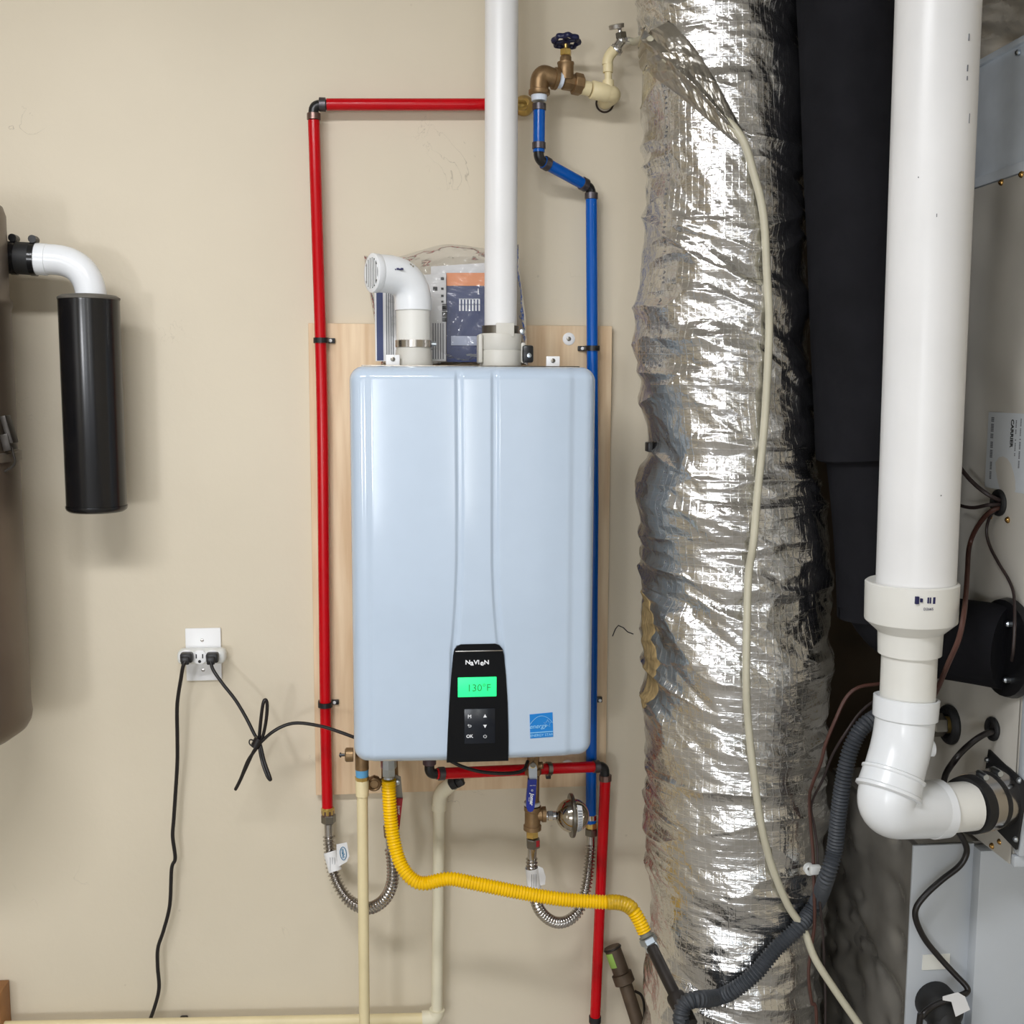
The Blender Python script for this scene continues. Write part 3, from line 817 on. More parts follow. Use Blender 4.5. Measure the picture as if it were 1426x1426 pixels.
# ================================================================== pex runs
RP = .0112
def ring(parent, c, d, m=CRIMP, L=.013, r_=None):
    r_ = r_ or RP * 1.16
    c = Vector(c); d = Vector(d).normalized()
    return MB().lathe(c - d * L / 2, d, [(0, RP), (.0008, r_), (L - .0008, r_), (L, RP)], 20).build('crimp_ring', m, parent)
def elbow(parent, a, c, b_, m=BLACKP, r_=.0098):
    return MB().tube(fillet([a, c, b_], .012, 8), r_, 18).build('elbow_fitting', m, parent, smooth=50)
dr = .036
redL = thing('red_water_pipe', P(455, 1122, dr), 'long red pipe from the brass wall flange down past the left side of the heater', 'pipe')
e0_ = P(437.5, 146, dr)
xr = [P(437, 168, dr), P(442, 330, dr), P(448.5, 560, dr), P(451, 800, dr), P(453, 980, dr), P(456, 1126, dr)]
hr = P(455, 145.5, dr); hr2 = P(716, 145.5, dr)
MB().tube(catmull(xr, 8), RP, 22).build('pipe', RED, redL)
MB().tube([hr, hr2], RP, 22).build('pipe', RED, redL)
elbow(redL, P(437, 172, dr), P(436.5, 147, dr), P(462, 145.5, dr))
ring(redL, P(449, 145.5, dr), X, CRIMP_D)
ring(redL, P(437, 162.5, dr), Z, CRIMP)
q = P(729, 148, .0)
MB().lathe(q, TOCAM, [(.001, S(14, 729, 148, .02)), (.006, S(14, 729, 148, .02)), (.018, S(12, 729, 148, .02)), (.028, S(7, 729, 148, .02)), (.036, S(5, 729, 148, .02))], 28).build('wall_flange', BRASS, redL, smooth=70, label='round brass wall flange')
MB().tube(fillet([hr2, P(729, 146.5, dr), P(729, 147, .006)], .014), RP * .9, 16).build('stub', BRASS, redL)

dbl = .040
blu = thing('blue_water_pipe', P(824, 1150, dbl), 'bent blue pipe from the brass gate valve down behind the right edge of the heater', 'pipe')
dv = .105
b0, b1, b2 = P(751, 152, dv), P(750, 222, dv), P(823, 262, dbl)
MB().tube([b0, P(750.4, 212, dv)], RP, 22).build('pipe', BLUE, blu)
du = (b2 - b1).normalized()
MB().tube([b1 + du * .012, b2 - du * .012], RP, 22).build('pipe', BLUE, blu)
MB().tube([P(823.5, 272, dbl), P(826, 700, dbl), P(823, 1122, dbl)], RP, 22).build('pipe', BLUE, blu)
elbow(blu, P(750.4, 204, dv), b1, b1 + du * .026)
elbow(blu, b2 - du * .026, b2, P(823.5, 286, dbl))
ring(blu, P(751, 149, dv), Z, CRIMP_D); ring(blu, P(750.5, 203, dv), Z, CRIMP_D)
ring(blu, b1 + du * .019, du, CRIMP_D); ring(blu, b2 - du * .019, du, CRIMP_D)
ring(blu, P(823.5, 273, dbl), Z, CRIMP_D); ring(blu, P(823.5, 1137, dbl), Z, CHROME, .012)
q = P(823, 1140, dbl); L_ = lambda a, b_: abs(P(823, a, dbl).z - P(823, b_, dbl).z)
MB().tube([P(823, 1120, dbl), P(823, 1147, dbl)], RP, 20).build('pipe_end', BLUE, blu)

# bottom red run
d1, d2 = .17, .045
redB = thing('red_return_pipe', P(828, 1424, d2), 'red pipe under the heater that turns down at its right corner', 'pipe')
a0, a1, a2 = P(598, 1078, d1), P(842, 1067, d2 + .02), P(828.5, 1424, d2)
du = (a1 - a0).normalized()
MB().tube([a0 + du * .014, a1 - du * .014], RP, 22).build('pipe', RED, redB)
MB().tube([P(843, 1086, d2 + .018), P(838, 1200, d2 + .008), a2, Vector((a2.x - .004, a2.y, .012))], RP, 22).build('pipe', RED, redB)
elbow(redB, P(598, 1058, d1), a0, a0 + du * .03)
elbow(redB, a1 - du * .028, a1, P(842.5, 1100, d2 + .018))
ring(redB, a0 + du * .024, du, CRIMP_D); ring(redB, a1 - du * .020, du, CRIMP_D)
ring(redB, P(843, 1083, d2 + .018), Z, CRIMP); ring(redB, a2 + Z * .008, Z, RUBBER, .014)
MB().lathe(P(598, 1050, d1), -Z, [(0, .013), (.020, .013), (.022, .010)], 16).build('adapter', mat('plum_plastic', rgb(74, 56, 60), .4), redB)

# ---- pipe clips
def clip_(px, py, d, lab, right=True, board=.018):
    q = P(px, py, d)
    t_ = thing('pipe_clip', (q.x, -board, q.z - .005), lab, 'pipe clip', 'black pipe clips')
    b = MB()
    s_ = 1 if right else -1
    # strap bent round the pipe with a flat ear that is nailed on
    Rr = RP + .0022
    pts = [q + Vector((-s_ * Rr, d - board - .001, 0))] + [q + Vector((Rr * math.cos(a) * s_, -Rr * math.sin(a), 0)) for a in np.linspace(math.pi, 0, 12)] + [q + Vector((s_ * Rr, d - board - .001, 0))]
    for i in range(len(pts) - 1):
        m_ = (pts[i] + pts[i + 1]) / 2; dd_ = pts[i + 1] - pts[i]
        b.box(m_, (dd_.length + .0012, .0024, .010), u=dd_, v=dd_.cross(Z))
    b.box(q + Vector((s_ * (Rr + .006), d - board - .003, 0)), (.014, .006, .010), bev=.001)
    b.build('strap', BLACKP, t_)
    MB().lathe(q + Vector((s_ * (Rr + .004), d - board - .006, 0)), TOCAM, [(-.001, .0034), (.0016, .0034), (.0026, .002)], 14).build('nail', WHITEP, t_)
clip_(447, 474, dr, 'black clip on the left red pipe near the top of the plywood board')
clip_(453, 981, dr, 'black clip on the left red pipe beside the lower left of the heater')
clip_(825, 485, dbl, 'black clip on the blue pipe at the upper right of the plywood board', False)
t_ = thing('pipe_clip', P(834, 976, .018), 'small black clip peeking out at the right side of the heater near the bottom', 'pipe clip', 'black pipe clips')
q = P(833, 974, .022)
MB().box(q, (.016, .009, .011), bev=.001).build('strap', BLACKP, t_)
MB().lathe(q + TOCAM * .004 + X * .003 - Z * .001, TOCAM, [(0, .0034), (.002, .0034), (.003, .002)], 12).build('nail', WHITEP, t_)
q = P(763, 1068, .095)
t_ = thing('pipe_clip', q, 'grey and black clip on the red pipe right of the cold water valve', 'pipe clip')
du = (a1 - a0).normalized(); tt = (q.x - a0.x) / (a1.x - a0.x); q = a0.lerp(a1, tt)
MB().lathe(q - du * .004, du, [(0, RP + .0004), (0, RP + .003), (.009, RP + .003), (.009, RP + .0004)], 18, cap=False).build('band', STEEL_D, t_)
MB().box(q - Z * .016, (.010, .010, .008), bev=.001).build('foot', BLACKP, t_)
# ================================================================== gate valve, tee and angle stop at the top
gv = thing('gate_valve', P(786, 130, .10), 'bronze gate valve with a navy hand wheel above the blue pipe', 'valve')
pe = P(756, 112, .105)                       # bronze elbow corner
pr = P(812, 122, .092)
ax = (pr - P(772, 113, .105)).normalized()
rz = S(1, 760, 110, .1)                      # metres per picture pixel here
b = MB()
eb = [P(751, 131, .105), P(751.5, 112, .105), P(757, 104.5, .105), P(766, 107, .104), P(776, 110.5, .102)]
b.tube(catmull(eb, 7), [rz * 13.0] * 29, 24)
b.lathe(P(751, 132, .105), Z, [(-.001, rz * 13.5), (.001, rz * 15), (rz * 6, rz * 15), (rz * 7, rz * 13)], 24)
b.lathe(P(772, 109.3, .103), ax, [(-rz * 2, rz * 13), (-rz * 1, rz * 15), (rz * 4, rz * 15), (rz * 5, rz * 12)], 24)
b.build('bronze_elbow', BRONZE, gv, smooth=50, label='bronze elbow')
MB().lathe(P(777, 110.7, .102), ax, [(0, rz * 11.5), (rz * 6, rz * 11.2)], 20).build('tape_wrap', TAPE, gv)
MB().lathe(P(750.6, 137.5, .105), Z, [(-rz * 3, rz * 10.5), (rz * 6, rz * 11.5)], 20).build('tape_wrap', TAPE, gv)
MB().nut(P(750.6, 141.5, .105), Z, rz * 4, rz * 10.5, 6, .3).build('steel_nut', ZINC, gv)
p = P(783, 112.5, .1)
b = MB().lathe(p, ax, [(0, rz * 9), (rz * 2, rz * 12), (rz * 16, rz * 11), (rz * 17, rz * 14.5), (rz * 18, rz * 15), (rz * 28, rz * 15), (rz * 30, rz * 13), (rz * 30, rz * 8)], 8, .4)
b.build('valve_body', BRONZE, gv, smooth=40)
up = Vector((.01, .0, 1)).normalized()
p = P(787.5, 112, .1)
b = MB().lathe(p, Z, [(0, rz * 12), (rz * 9, rz * 11.5), (rz * 21, rz * 11.2), (rz * 22, rz * 12), (rz * 24, rz * 12), (rz * 25, rz * 8.5), (rz * 31, rz * 8), (rz * 33, rz * 6.5)], 18)
b.build('bonnet', BRONZE, gv, smooth=40)
MB().nut(p + Z * rz * 33, Z, rz * 9, rz * 8, 6, .2).build('packing_nut', BRASS, gv)
MB().lathe(p + Z * rz * 41, Z, [(0, rz * 2.5), (rz * 14, rz * 2.5)], 12).build('stem', BRASS, gv)
hc = P(788.5, 57.5, .1); ha = Vector((-.03, -.20, -1)).normalized()
hw_ = MB(); R_ = rz * 17
uu, vv, ww = frame(ha)
for k in range(64):
    pass
pts = []
n_ = 72
vs, fs = [], []
for i in range(n_):
    a = 2 * math.pi * i / n_
    rr_ = R_ * (1 + .09 * math.cos(8 * a)); e = uu * math.cos(a) + vv * math.sin(a)
    for k in range(8):
        t = 2 * math.pi * k / 8
        vs.append(hc + e * (rr_ + rz * 3.0 * math.cos(t)) + ww * rz * 4.0 * math.sin(t))
for i in range(n_):
    for k in range(8):
        fs.append((i * 8 + k, ((i + 1) % n_) * 8 + k, ((i + 1) % n_) * 8 + (k + 1) % 8, i * 8 + (k + 1) % 8))
hw_.add(vs, fs)
hw_.lathe(hc - ww * rz * 3, ww, [(0, rz * 5), (rz * 7, rz * 6)], 12)
for k in range(4):
    a = k * math.pi / 2 + .4; e = uu * math.cos(a) + vv * math.sin(a)
    hw_.tube([hc + e * rz * 3, hc + e * R_], rz * 2.8, 8)
hw_.build('hand_wheel', NAVY_IRON, gv, smooth=60, label='scalloped navy hand wheel')

te = thing('cream_pipe_tee', P(845, 150, .02), 'cream plastic pipe tee between the gate valve and the wall', 'pipe fitting')
t0, t1 = P(813, 122, .092), P(851, 131, .078)
axt = (t1 - t0).normalized()
b = MB().lathe(P(808, 121, .094), axt, [(0, rz * 10), (rz * 14, rz * 10)], 22)
b.build('pipe', CREAM, te)
b = MB().lathe(P(823, 124.5, .088), axt, [(0, rz * 11.5), (rz * .8, rz * 12.5), (rz * 24, rz * 12.5), (rz * 26, rz * 12)], 24)
b.tube(fillet([P(845, 129.8, .08), P(856, 131, .076), P(844, 140, .03), P(842, 142, -.02)], .015, 8), rz * 11.5, 22)
b.tube([P(847, 128, .08), P(847, 112, .08)], rz * 8, 18)
b.build('tee', CREAM, te, smooth=55)
MB().tube([P(847, 118, .08), P(847, 98, .08)], rz * 5.2, 18).build('riser', CREAM, te)
MB().lathe(P(846.5, 101, .08), Z, [(0, rz * 6.2), (0, rz * 7.2), (rz * 11, rz * 7.2), (rz * 12, rz * 6)], 20).build('collar', CREAM, te)
MB().tube(fillet([P(846, 90, .08), P(846, 80, .08), P(855, 70, .08)], .012, 8), rz * 7.6, 20).build('elbow', CREAM, te, smooth=50)
MB().torus(P(842, 144, .0015), Y, rz * 12.5, .0018).build('wall_hole_edge', mat('dark_gap', rgb(60, 48, 40), .9), te)

av = thing('angle_stop_valve', P(862, 70, .08), 'chrome angle stop valve with an oval handle on the cream riser', 'valve')
d_ = (P(865, 56, .08) - P(855, 72, .08)).normalized()
b = MB().nut(P(856, 73, .08), d_, rz * 8, rz * 9, 6)
b.lathe(P(859, 66, .08), d_, [(0, rz * 8), (rz * 3, rz * 6.5), (rz * 12, rz * 6.5), (rz * 13, rz * 5)], 18)
b.sphere(P(865, 57, .08), rz * 7, 16, 10)
b.build('valve_body', CHROME, av, smooth=50)
MB().nut(P(865.5, 54, .08), Vector((-.15, 0, 1)), rz * 8, rz * 8.5, 6, .3).build('packing_nut', STEEL_D, av)
MB().lathe(P(864, 48, .08), Vector((-.2, 0, 1)), [(0, rz * 3), (rz * 10, rz * 3)], 12).build('stem', CHROME, av)
hc = P(858.5, 36.5, .08)
b = MB(); aa = Vector((-.22, -.25, 1)).normalized()
b.lathe(hc, aa, [(-rz * 3.5, rz * 8), (-rz * 3, rz * 10.5), (rz * 2, rz * 11), (rz * 3, rz * 9)], 24)
b.build('handle', mat('satin_nickel', rgb(178, 174, 168), .35, .9), av, smooth=50)
MB().nut(P(869, 56.5, .08), X, rz * 8, rz * 5.5, 6).build('outlet_nut', CHROME, av)

# ================================================================== duct wrapped in foil
DY = [(-60, 888, 1122), (0, 888, 1123), (150, 891, 1126), (250, 896, 1126), (330, 892, 1128), (480, 884, 1132), (560, 885, 1136), (610, 893, 1138), (628, 897, 1139), (650, 890, 1145), (700, 886, 1150), (790, 889, 1154),
      (818, 895, 1150), (826, 895, 1150), (850, 889, 1153), (920, 889, 1155), (1100, 892, 1152), (1250, 897, 1152), (1350, 892, 1150), (1500, 893, 1150)]
DD = .195
dz_, dcx, drr = [], [], []
for (y, l, r_) in DY:
    p = P((l + r_) / 2, y, DD); dz_.append(p.z); dcx.append(p.x); drr.append(S((r_ - l) / 2, (l + r_) / 2, y, DD) * .965)
dz_, dcx, drr = np.array(dz_[::-1]), np.array(dcx[::-1]), np.array(drr[::-1])
def hsh(i, j, seed):
    n = (i.astype(np.int64) * 374761393 + j.astype(np.int64) * 668265263 + seed * 1442695041) & 0x7fffffff
    n = ((n ^ (n >> 13)) * 1274126177) & 0x7fffffff
    n = n ^ (n >> 16)
    return (n & 0xffff) / 65535.0
def tri(x, y, seed):
    """faceted noise: linear over triangles, creased along their edges"""
    i, j = np.floor(x), np.floor(y); fx, fy = x - i, y - j
    a, b, c, d = hsh(i, j, seed), hsh(i + 1, j, seed), hsh(i, j + 1, seed), hsh(i + 1, j + 1, seed)
    lo = a + (b - a) * fx + (c - a) * fy
    hi = d + (c - d) * (1 - fx) + (b - d) * (1 - fy)
    return np.where(fx + fy < 1, lo, hi)
def duct_h(u, v):
    w1 = tri(u * 9 + 3, v * 9, 5) * .9; w2 = tri(u * 7, v * 11 + 9, 6) * .9
    h = (tri(u * 3.2 + w1 * .4, v * 6.5 + w2 * .5, 1) - .5) * .018
    # broad facets between the wires, then long lens-shaped folds, then fine crumpling
    h += (tri(u * 8 + w2, v * 17 + w1 * .8 + u * 3, 9) - .5) * .016
    c = 1 - np.abs(2 * tri(u * 5 + w1, v * 20 + w2 * 1.4, 2) - 1)
    h += (c ** 2.4) * .0085
    c = 1 - np.abs(2 * tri(u * 9 + v * 7 + w2, v * 32 - u * 6 + w1, 3) - 1)
    m = np.clip(tri(u * 4 + 7, v * 5 + 2, 12) * 1.8 - .35, 0, 1)
    h += (c ** 1.8) * .0048 * m
    h += (tri(u * 34 + w2 * 3, v * 56 + w1 * 3, 4) - .5) * .0042 * (.35 + m)
    h += (tri(u * 90 + w1 * 6, v * 120, 8) - .5) * .0012
    return h - .006
def duct_pt(th_, z, off=0.0):
    th_ = np.asarray(th_, float); z = np.asarray(z, float)
    R0 = np.interp(z, dz_, drr); cx = np.interp(z, dz_, dcx)
    u = th_ * .175
    h = duct_h(u, z)
    back = np.clip((np.abs(th_) - 1.9) / .5, 0, 1)
    R1 = R0 + h * (1 - back) - back * .012 + off
    x = cx + R1 * np.sin(th_); y = -DD - R1 * np.cos(th_)
    return x, np.minimum(y, -.004), z
ths = np.concatenate([np.linspace(-math.pi, -1.9, 14)[:-1], np.linspace(-1.9, 1.9, 300), np.linspace(1.9, math.pi, 14)[1:]])
zlow, zhigh = .05, ZC - .002
zsd = np.concatenate([np.linspace(zlow, P(1000, 1440, .3).z, 12)[:-1], np.linspace(P(1000, 1440, .3).z, P(1000, -20, .3).z, 1000), np.linspace(P(1000, -20, .3).z, zhigh, 8)[1:]])
TH, ZZ = np.meshgrid(ths, zsd)
xx, yy, z3 = duct_pt(TH, ZZ)
nT, nZ = len(ths), len(zsd)
me = bpy.data.meshes.new('foil_duct')
co = np.stack([xx, yy, z3], -1).reshape(-1, 3)
ii = (np.arange(nZ - 1)[:, None] * nT + np.arange(nT - 1)[None, :]).reshape(-1)
quads = np.stack([ii, ii + 1, ii + nT + 1, ii + nT], -1)
org = np.array([float(np.mean(dcx)), -DD, zlow])
me.vertices.add(len(co)); me.vertices.foreach_set('co', (co - org).reshape(-1))
me.loops.add(quads.size); me.loops.foreach_set('vertex_index', quads.reshape(-1).astype(np.int32))
me.polygons.add(len(quads)); me.polygons.foreach_set('loop_start', np.arange(0, quads.size, 4, dtype=np.int32))
me.update(calc_edges=True)
uvl = me.uv_layers.new(name='UVMap')
uvco = np.stack([TH * .175, ZZ], -1).reshape(-1, 2)[quads.reshape(-1)]
uvl.data.foreach_set('uv', uvco.reshape(-1))
me.polygons.foreach_set('use_smooth', np.ones(len(quads), dtype=bool))
me.materials.append(FOIL)
duct = thing('foil_duct', tuple(org), 'tall crinkled silver foil insulated duct right of the heater', 'duct')
dsk = bpy.data.objects.new('foil_jacket', me); COL.objects.link(dsk); dsk.parent = duct; dsk['wl'] = list(org)
def duct_th(px, py):
    """angle and height on the duct seen at px, py"""
    z = P(px, py, DD + .12).z
    th_ = 0.0
    for _ in range(12):
        R0 = float(np.interp(z, dz_, drr)); cx = float(np.interp(z, dz_, dcx))
        p = P(px, py, DD + R0 * math.cos(th_)); z = p.z
        th_ = math.asin(max(-1, min(1, (p.x - cx) / R0)))
    return th_, z
def on_duct(px, py, off=0.0):
    t_, z = duct_th(px, py)
    x, y, z = duct_pt(t_, z, off)
    return Vector((float(x), float(y), float(z)))
# print along the seam
zt, zb = duct_th(908, 60)[1], duct_th(908, 1120)[1]
line = 'P05034-1-CLASS 1 AIR DUCT 07 08 00 P05034-1 CLASS 1 AIR DUCT 07 08 00 - 10 P05034-1-CLASS 1 AIR DUCT 07 08 00 - 10 P05034'
b = MB()
TSEAM = -1.06
def seam(x, y, z):
    q = duct_pt(TSEAM + y / .175, zt - x, .0006 + z)
    return (float(q[0]), float(q[1]), float(q[2]))
b.text(line, (0, 0, 0), X, Z, .0088, .0001, align='LEFT', fn=seam, width=1.15, space=1.75)
b.build('seam_print', INKG, duct, smooth=0, label='small black print running down the seam')
# insulation showing at the open seam on the left edge
def strip(name, m, t0_, t1_, za, zb_, off, nth=16, nz=120):
    vs, fs = [], []
    for j in range(nz):
        z = za + (zb_ - za) * j / (nz - 1)
        pin = math.sin(math.pi * j / (nz - 1)) ** .35
        k = np.array([z])
        edge = float(tri(k * 18, k * 0 + .4, 31)[0] * .6 + tri(k * 70, k * 0 + .4, 32)[0] * .4)
        for i in range(nth):
            t = t0_ + (t1_ - t0_) * pin * (.55 + .6 * edge) * i / (nth - 1)
            q = duct_pt(t, z, off if 0 < i < nth - 1 else off - .004); vs.append((float(q[0]), float(q[1]), float(q[2])))
    for j in range(nz - 1):
        for i in range(nth - 1):
            a = j * nth + i; fs.append((a, a + 1, a + nth + 1, a + nth))
    return MB().add(vs, fs).build(name, m, duct, smooth=60)
strip('exposed_insulation', FIBRE, -1.6, -1.14, duct_th(900, 985)[1], duct_th(900, 822)[1], .0012)
b = MB(); q = on_duct(892, 622, .002)
b.box(q + TOCAM * .01, (.008, .03, .018), bev=.002).build('strap_end', BLACKP, duct)
# foil tape band bridging over the tubing near the top
vs, fs = [], []
NA, NB = 150, 60
for i in range(NA):
    k = i / (NA - 1)
    for j in range(NB):
        s_ = (j / (NB - 1) - .5)
        cx_, cy_ = 902 + 130 * k, 56 + 142 * k ** 1.25
        wid = 78 - 62 * k ** 1.5
        aa, bb = np.array([k * 9.0 + s_ * 2]), np.array([s_ * 5.0 * (1.2 - k) + k * 2])
        w = float(tri(aa, bb, 41)[0] * .006 + tri(aa * 2.7 + bb, bb * 3.1, 42)[0] * .004 + tri(aa * 7, bb * 8 + aa, 43)[0] * .0016)
        e = max(0, math.cos(s_ * math.pi)) ** .6
        px_, py_ = cx_ + s_ * wid * .75, cy_ - s_ * wid * .65
        base_off = .0015 + e * (.004 + .008 * max(0, 1 - abs(s_) * 9) + w)
        vs.append(on_duct(max(px_, 891), py_, base_off))
for i in range(NA - 1):
    for j in range(NB - 1):
        a = i * NB + j; fs.append((a, a + 1, a + NB + 1, a + NB))
MB().add(vs, fs).build('foil_tape', FOILTAPE, duct, smooth=25)
# cloudy tubing running down the duct
tp = [P(874, 56.5, .08), P(885, 58, .09)] + [on_duct(x, y, .004) for x, y in ((900, 62), (920, 72), (960, 110), (1000, 155))] + \
     [on_duct(x, y, .012) for x, y in ((1030, 195), (1046, 245), (1058, 300), (1064, 380), (1066, 450), (1064, 520), (1060, 600), (1053, 680), (1046, 750), (1041, 800), (1038, 870), (1037, 950), (1041, 1010), (1047, 1070), (1057, 1140), (1072, 1200), (1095, 1258))] + \
     [on_duct(1112, 1290, .02), P(1135, 1335, .38), P(1165, 1382, .39), P(1205, 1440, .40)]
tp += [P(1245, 1505, .405), Vector((P(1275, 1560, .41).x, -.42, .2)), Vector((P(1285, 1560, .41).x, -.44, .01))]
tub = MB().tube(catmull(tp, 8), S(5.6, 1060, 500, .37), 14).build('condensate_tubing', TUBE_CL)
tag(tub, 'thin cloudy plastic tubing hanging down the front of the foil duct', 'tube')

# ================================================================== big black insulated duct and the white furnace vent
DT = .335
XF = P(1407, 1204, .52).x                      # left side plane of the furnace
bt = thing('insulated_intake_duct', P(1183, 900, DT), 'thick black foam-insulated duct right of the foil duct that elbows into the furnace', 'duct')
tt0, tt1 = P(1182, -60, DT), P(1207, 636, DT)
r0_ = S(71, 1190, 300, DT)
ptsb = [tt1.lerp(tt0, k / 20) for k in range(21)]
dn = (tt1 - tt0).normalized()
ztopb = tt0 + (tt0 - tt1).normalized() * ((ZC - .003 - tt0.z) / abs(dn.z))
b = MB().lathe(ztopb, dn, [(0, r0_)] + [((tt1 - ztopb).length * k / 12, r0_ * (1 + .006 * math.sin(k * 2.1))) for k in range(1, 12)] + [((tt1 - ztopb).length - .01, r0_), ((tt1 - ztopb).length, r0_ * .985), ((tt1 - ztopb).length + .004, r0_ * .9)], 40)
b.build('upper_sleeve', FOAM, bt, smooth=50)
r1_ = S(60, 1220, 800, DT)
lc = tt1 - dn * .03
c1_ = P(1224, 868, DT); sx = XF - .003
cend = PX(1405, 902, sx)
low = fillet([lc, P(1222, 760, DT), Vector((c1_.x, c1_.y, cend.z)), Vector((XF - .06, c1_.y * .5 + cend.y * .5, cend.z)), Vector((sx, cend.y, cend.z))], .13, 12)
MB().tube(low, r1_ * .93, 36).build('lower_elbow', FOAM, bt, smooth=60)
MB().lathe(Vector((sx - .012, cend.y, cend.z)), X, [(0, r1_ * .95), (0, r1_ * 1.06), (.013, r1_ * 1.1), (.013, r1_ * .8)], 32).build('end_collar', BLACKP, bt)

DP = .55
vent = thing('furnace_vent_pipe', P(1245, 1140, DP), 'thick white plastic vent pipe with reducer and elbow into the furnace side', 'pipe')
q0, q1 = P(1308, -40, DP + .03), P(1275, 815, DP)
dn = (q1 - q0).normalized()
q00 = q0 - dn * ((ZC - .002 - q0.z) / abs(dn.z))
R4 = S(54.5, 1285, 500, DP)
b = MB().tube([q00, q1], R4, 48); b.build('upper_pipe', PVC, vent)
m1 = S(1, 1270, 880, DP)
qa = P(1270, 808, DP)
dn2 = (P(1264, 985, DP) - qa).normalized()
b = MB().lathe(qa, dn2, [(m1 * 4, R4 * .95), (m1 * 1, m1 * 60), (m1 * 3, m1 * 62.5), (m1 * 54, m1 * 62), (m1 * 56, m1 * 61.5), (m1 * 72, m1 * 44), (m1 * 74, m1 * 43.5), (m1 * 103, m1 * 42.5), (m1 * 104, m1 * 36)], 48)
redu = b.build('reducer', PVC_OLD, vent, smooth=30)
b = MB()
rfront = m1 * 62.3
cq = qa + dn2 * m1 * 30
def on_red(px, py, off):
    return P(px, py, -(cq.y) + math.sqrt(max(1e-6, rfront ** 2 - (P(px, py, DP + .05).x - cq.x) ** 2)) + off)
for k, (x0_, w, h_) in enumerate(((1277, 5, 10), (1283, 3, 5), (1292, 2, 8), (1295, 2, 8), (1300, 4, 9), (1306, 6, 10), (1312, 7, 12), (1316, 5, 20), (1320, 2, 10))):
    c_ = on_red(x0_, 836 + (5 if k == 7 else 0), -.0012); b.box(c_, (m1 * w * .9, .005, m1 * h_), bev=.0003)
b.text('D2665', on_red(1293, 848.5, .0006), X, Z, .006, .0001)
sm_ = MB()
for (px, py, w, hh_) in ((1349, 52, .0016, .010), (1347, 95, .0018, .009), (1346.5, 109, .0014, .006), (1349.5, 165, .0012, .014), (1279, 247, .0022, .0022), (1304, 300, .0012, .005), (1310, 690, .002, .002)):
    pc = P((1308 * (815 - py) + 1275 * (py + 40)) / 855, py, DP + .03 * (815 - py) / 855)
    d_ = DP + .05
    for _ in range(6):
        q = P(px, py, d_); d_ = -pc.y + math.sqrt(max(1e-6, R4 ** 2 - (q.x - pc.x) ** 2))
    sm_.box(P(px, py, d_ - .0008), (w, .003, hh_), bev=.0003)
sm_.build('scuff_marks', INKG, vent, smooth=0, kind='stuff')
b.build('ink_smudge', INK, redu, smooth=0, kind='stuff', label='smudged navy ink stamp')
MB().tube([qa + dn2 * m1 * 95, P(1263, 990, DP)], m1 * 37.5, 44).build('middle_pipe', PVC_OLD, vent)
# hub and two elbows
h0 = P(1262.5, 970, DP); h1 = P(1258, 1030, DP + .004); h2 = P(1238, 1100, DP + .03)
hend = PX(1345, 1122, P(1345, 1122, .535).x)
b = MB().lathe(h0, (h1 - h0), [(m1 * 3, m1 * 38), (0, m1 * 42), (m1 * 1, m1 * 44.5), (m1 * 29, m1 * 44), (m1 * 32, m1 * 40)], 44)
hub = b.build('upper_hub', PVC_ELB, vent, smooth=30)
path = fillet([h0 + (h1 - h0).normalized() * m1 * 20, h1, h2], m1 * 30, 12)
b = MB().tube(path, m1 * 40.5, 44)
dd = (h2 - h1).normalized()
b.lathe(h2 - dd * m1 * 26, dd, [(0, m1 * 40), (m1 * 2, m1 * 44), (m1 * 5, m1 * 44), (m1 * 7, m1 * 42), (m1 * 24, m1 * 43), (m1 * 26, m1 * 45.5), (m1 * 30, m1 * 45.5), (m1 * 32, m1 * 42)], 44)
el1 = b.build('upper_elbow', PVC_ELB, vent, smooth=35)
MB().lathe(P(1287, 1042, DP + .005), X, [(0, m1 * 12), (m1 * 12, m1 * 12), (m1 * 13, m1 * 10)], 18).build('port_boss', PVC_ELB, vent)
c_ = PX(1290, 1122, hend.x)
e3 = P(1248, 1122, DP + .02); e3 = Vector((e3.x, e3.y, hend.z)); hub3 = P(1302, 1122, DP - .005); hub3.z = hend.z
path = fillet([h2 - dd * m1 * 4, P(1228, 1128, DP + .035), hub3], m1 * 52, 14)
b = MB().tube(path, m1 * 40, 44)
d3 = (hend - hub3).normalized()
b.lathe(hub3 - d3 * m1 * 10, d3, [(0, m1 * 39), (m1 * 1, m1 * 41), (m1 * 22, m1 * 41), (m1 * 24, m1 * 38)], 44)
b.build('lower_elbow', PVC_ELB, vent, smooth=45)
MB().tube([hub3, PX(1352, 1122, hend.x + .008)], m1 * 35, 40).build('outlet_pipe', PVC_OLD, vent)
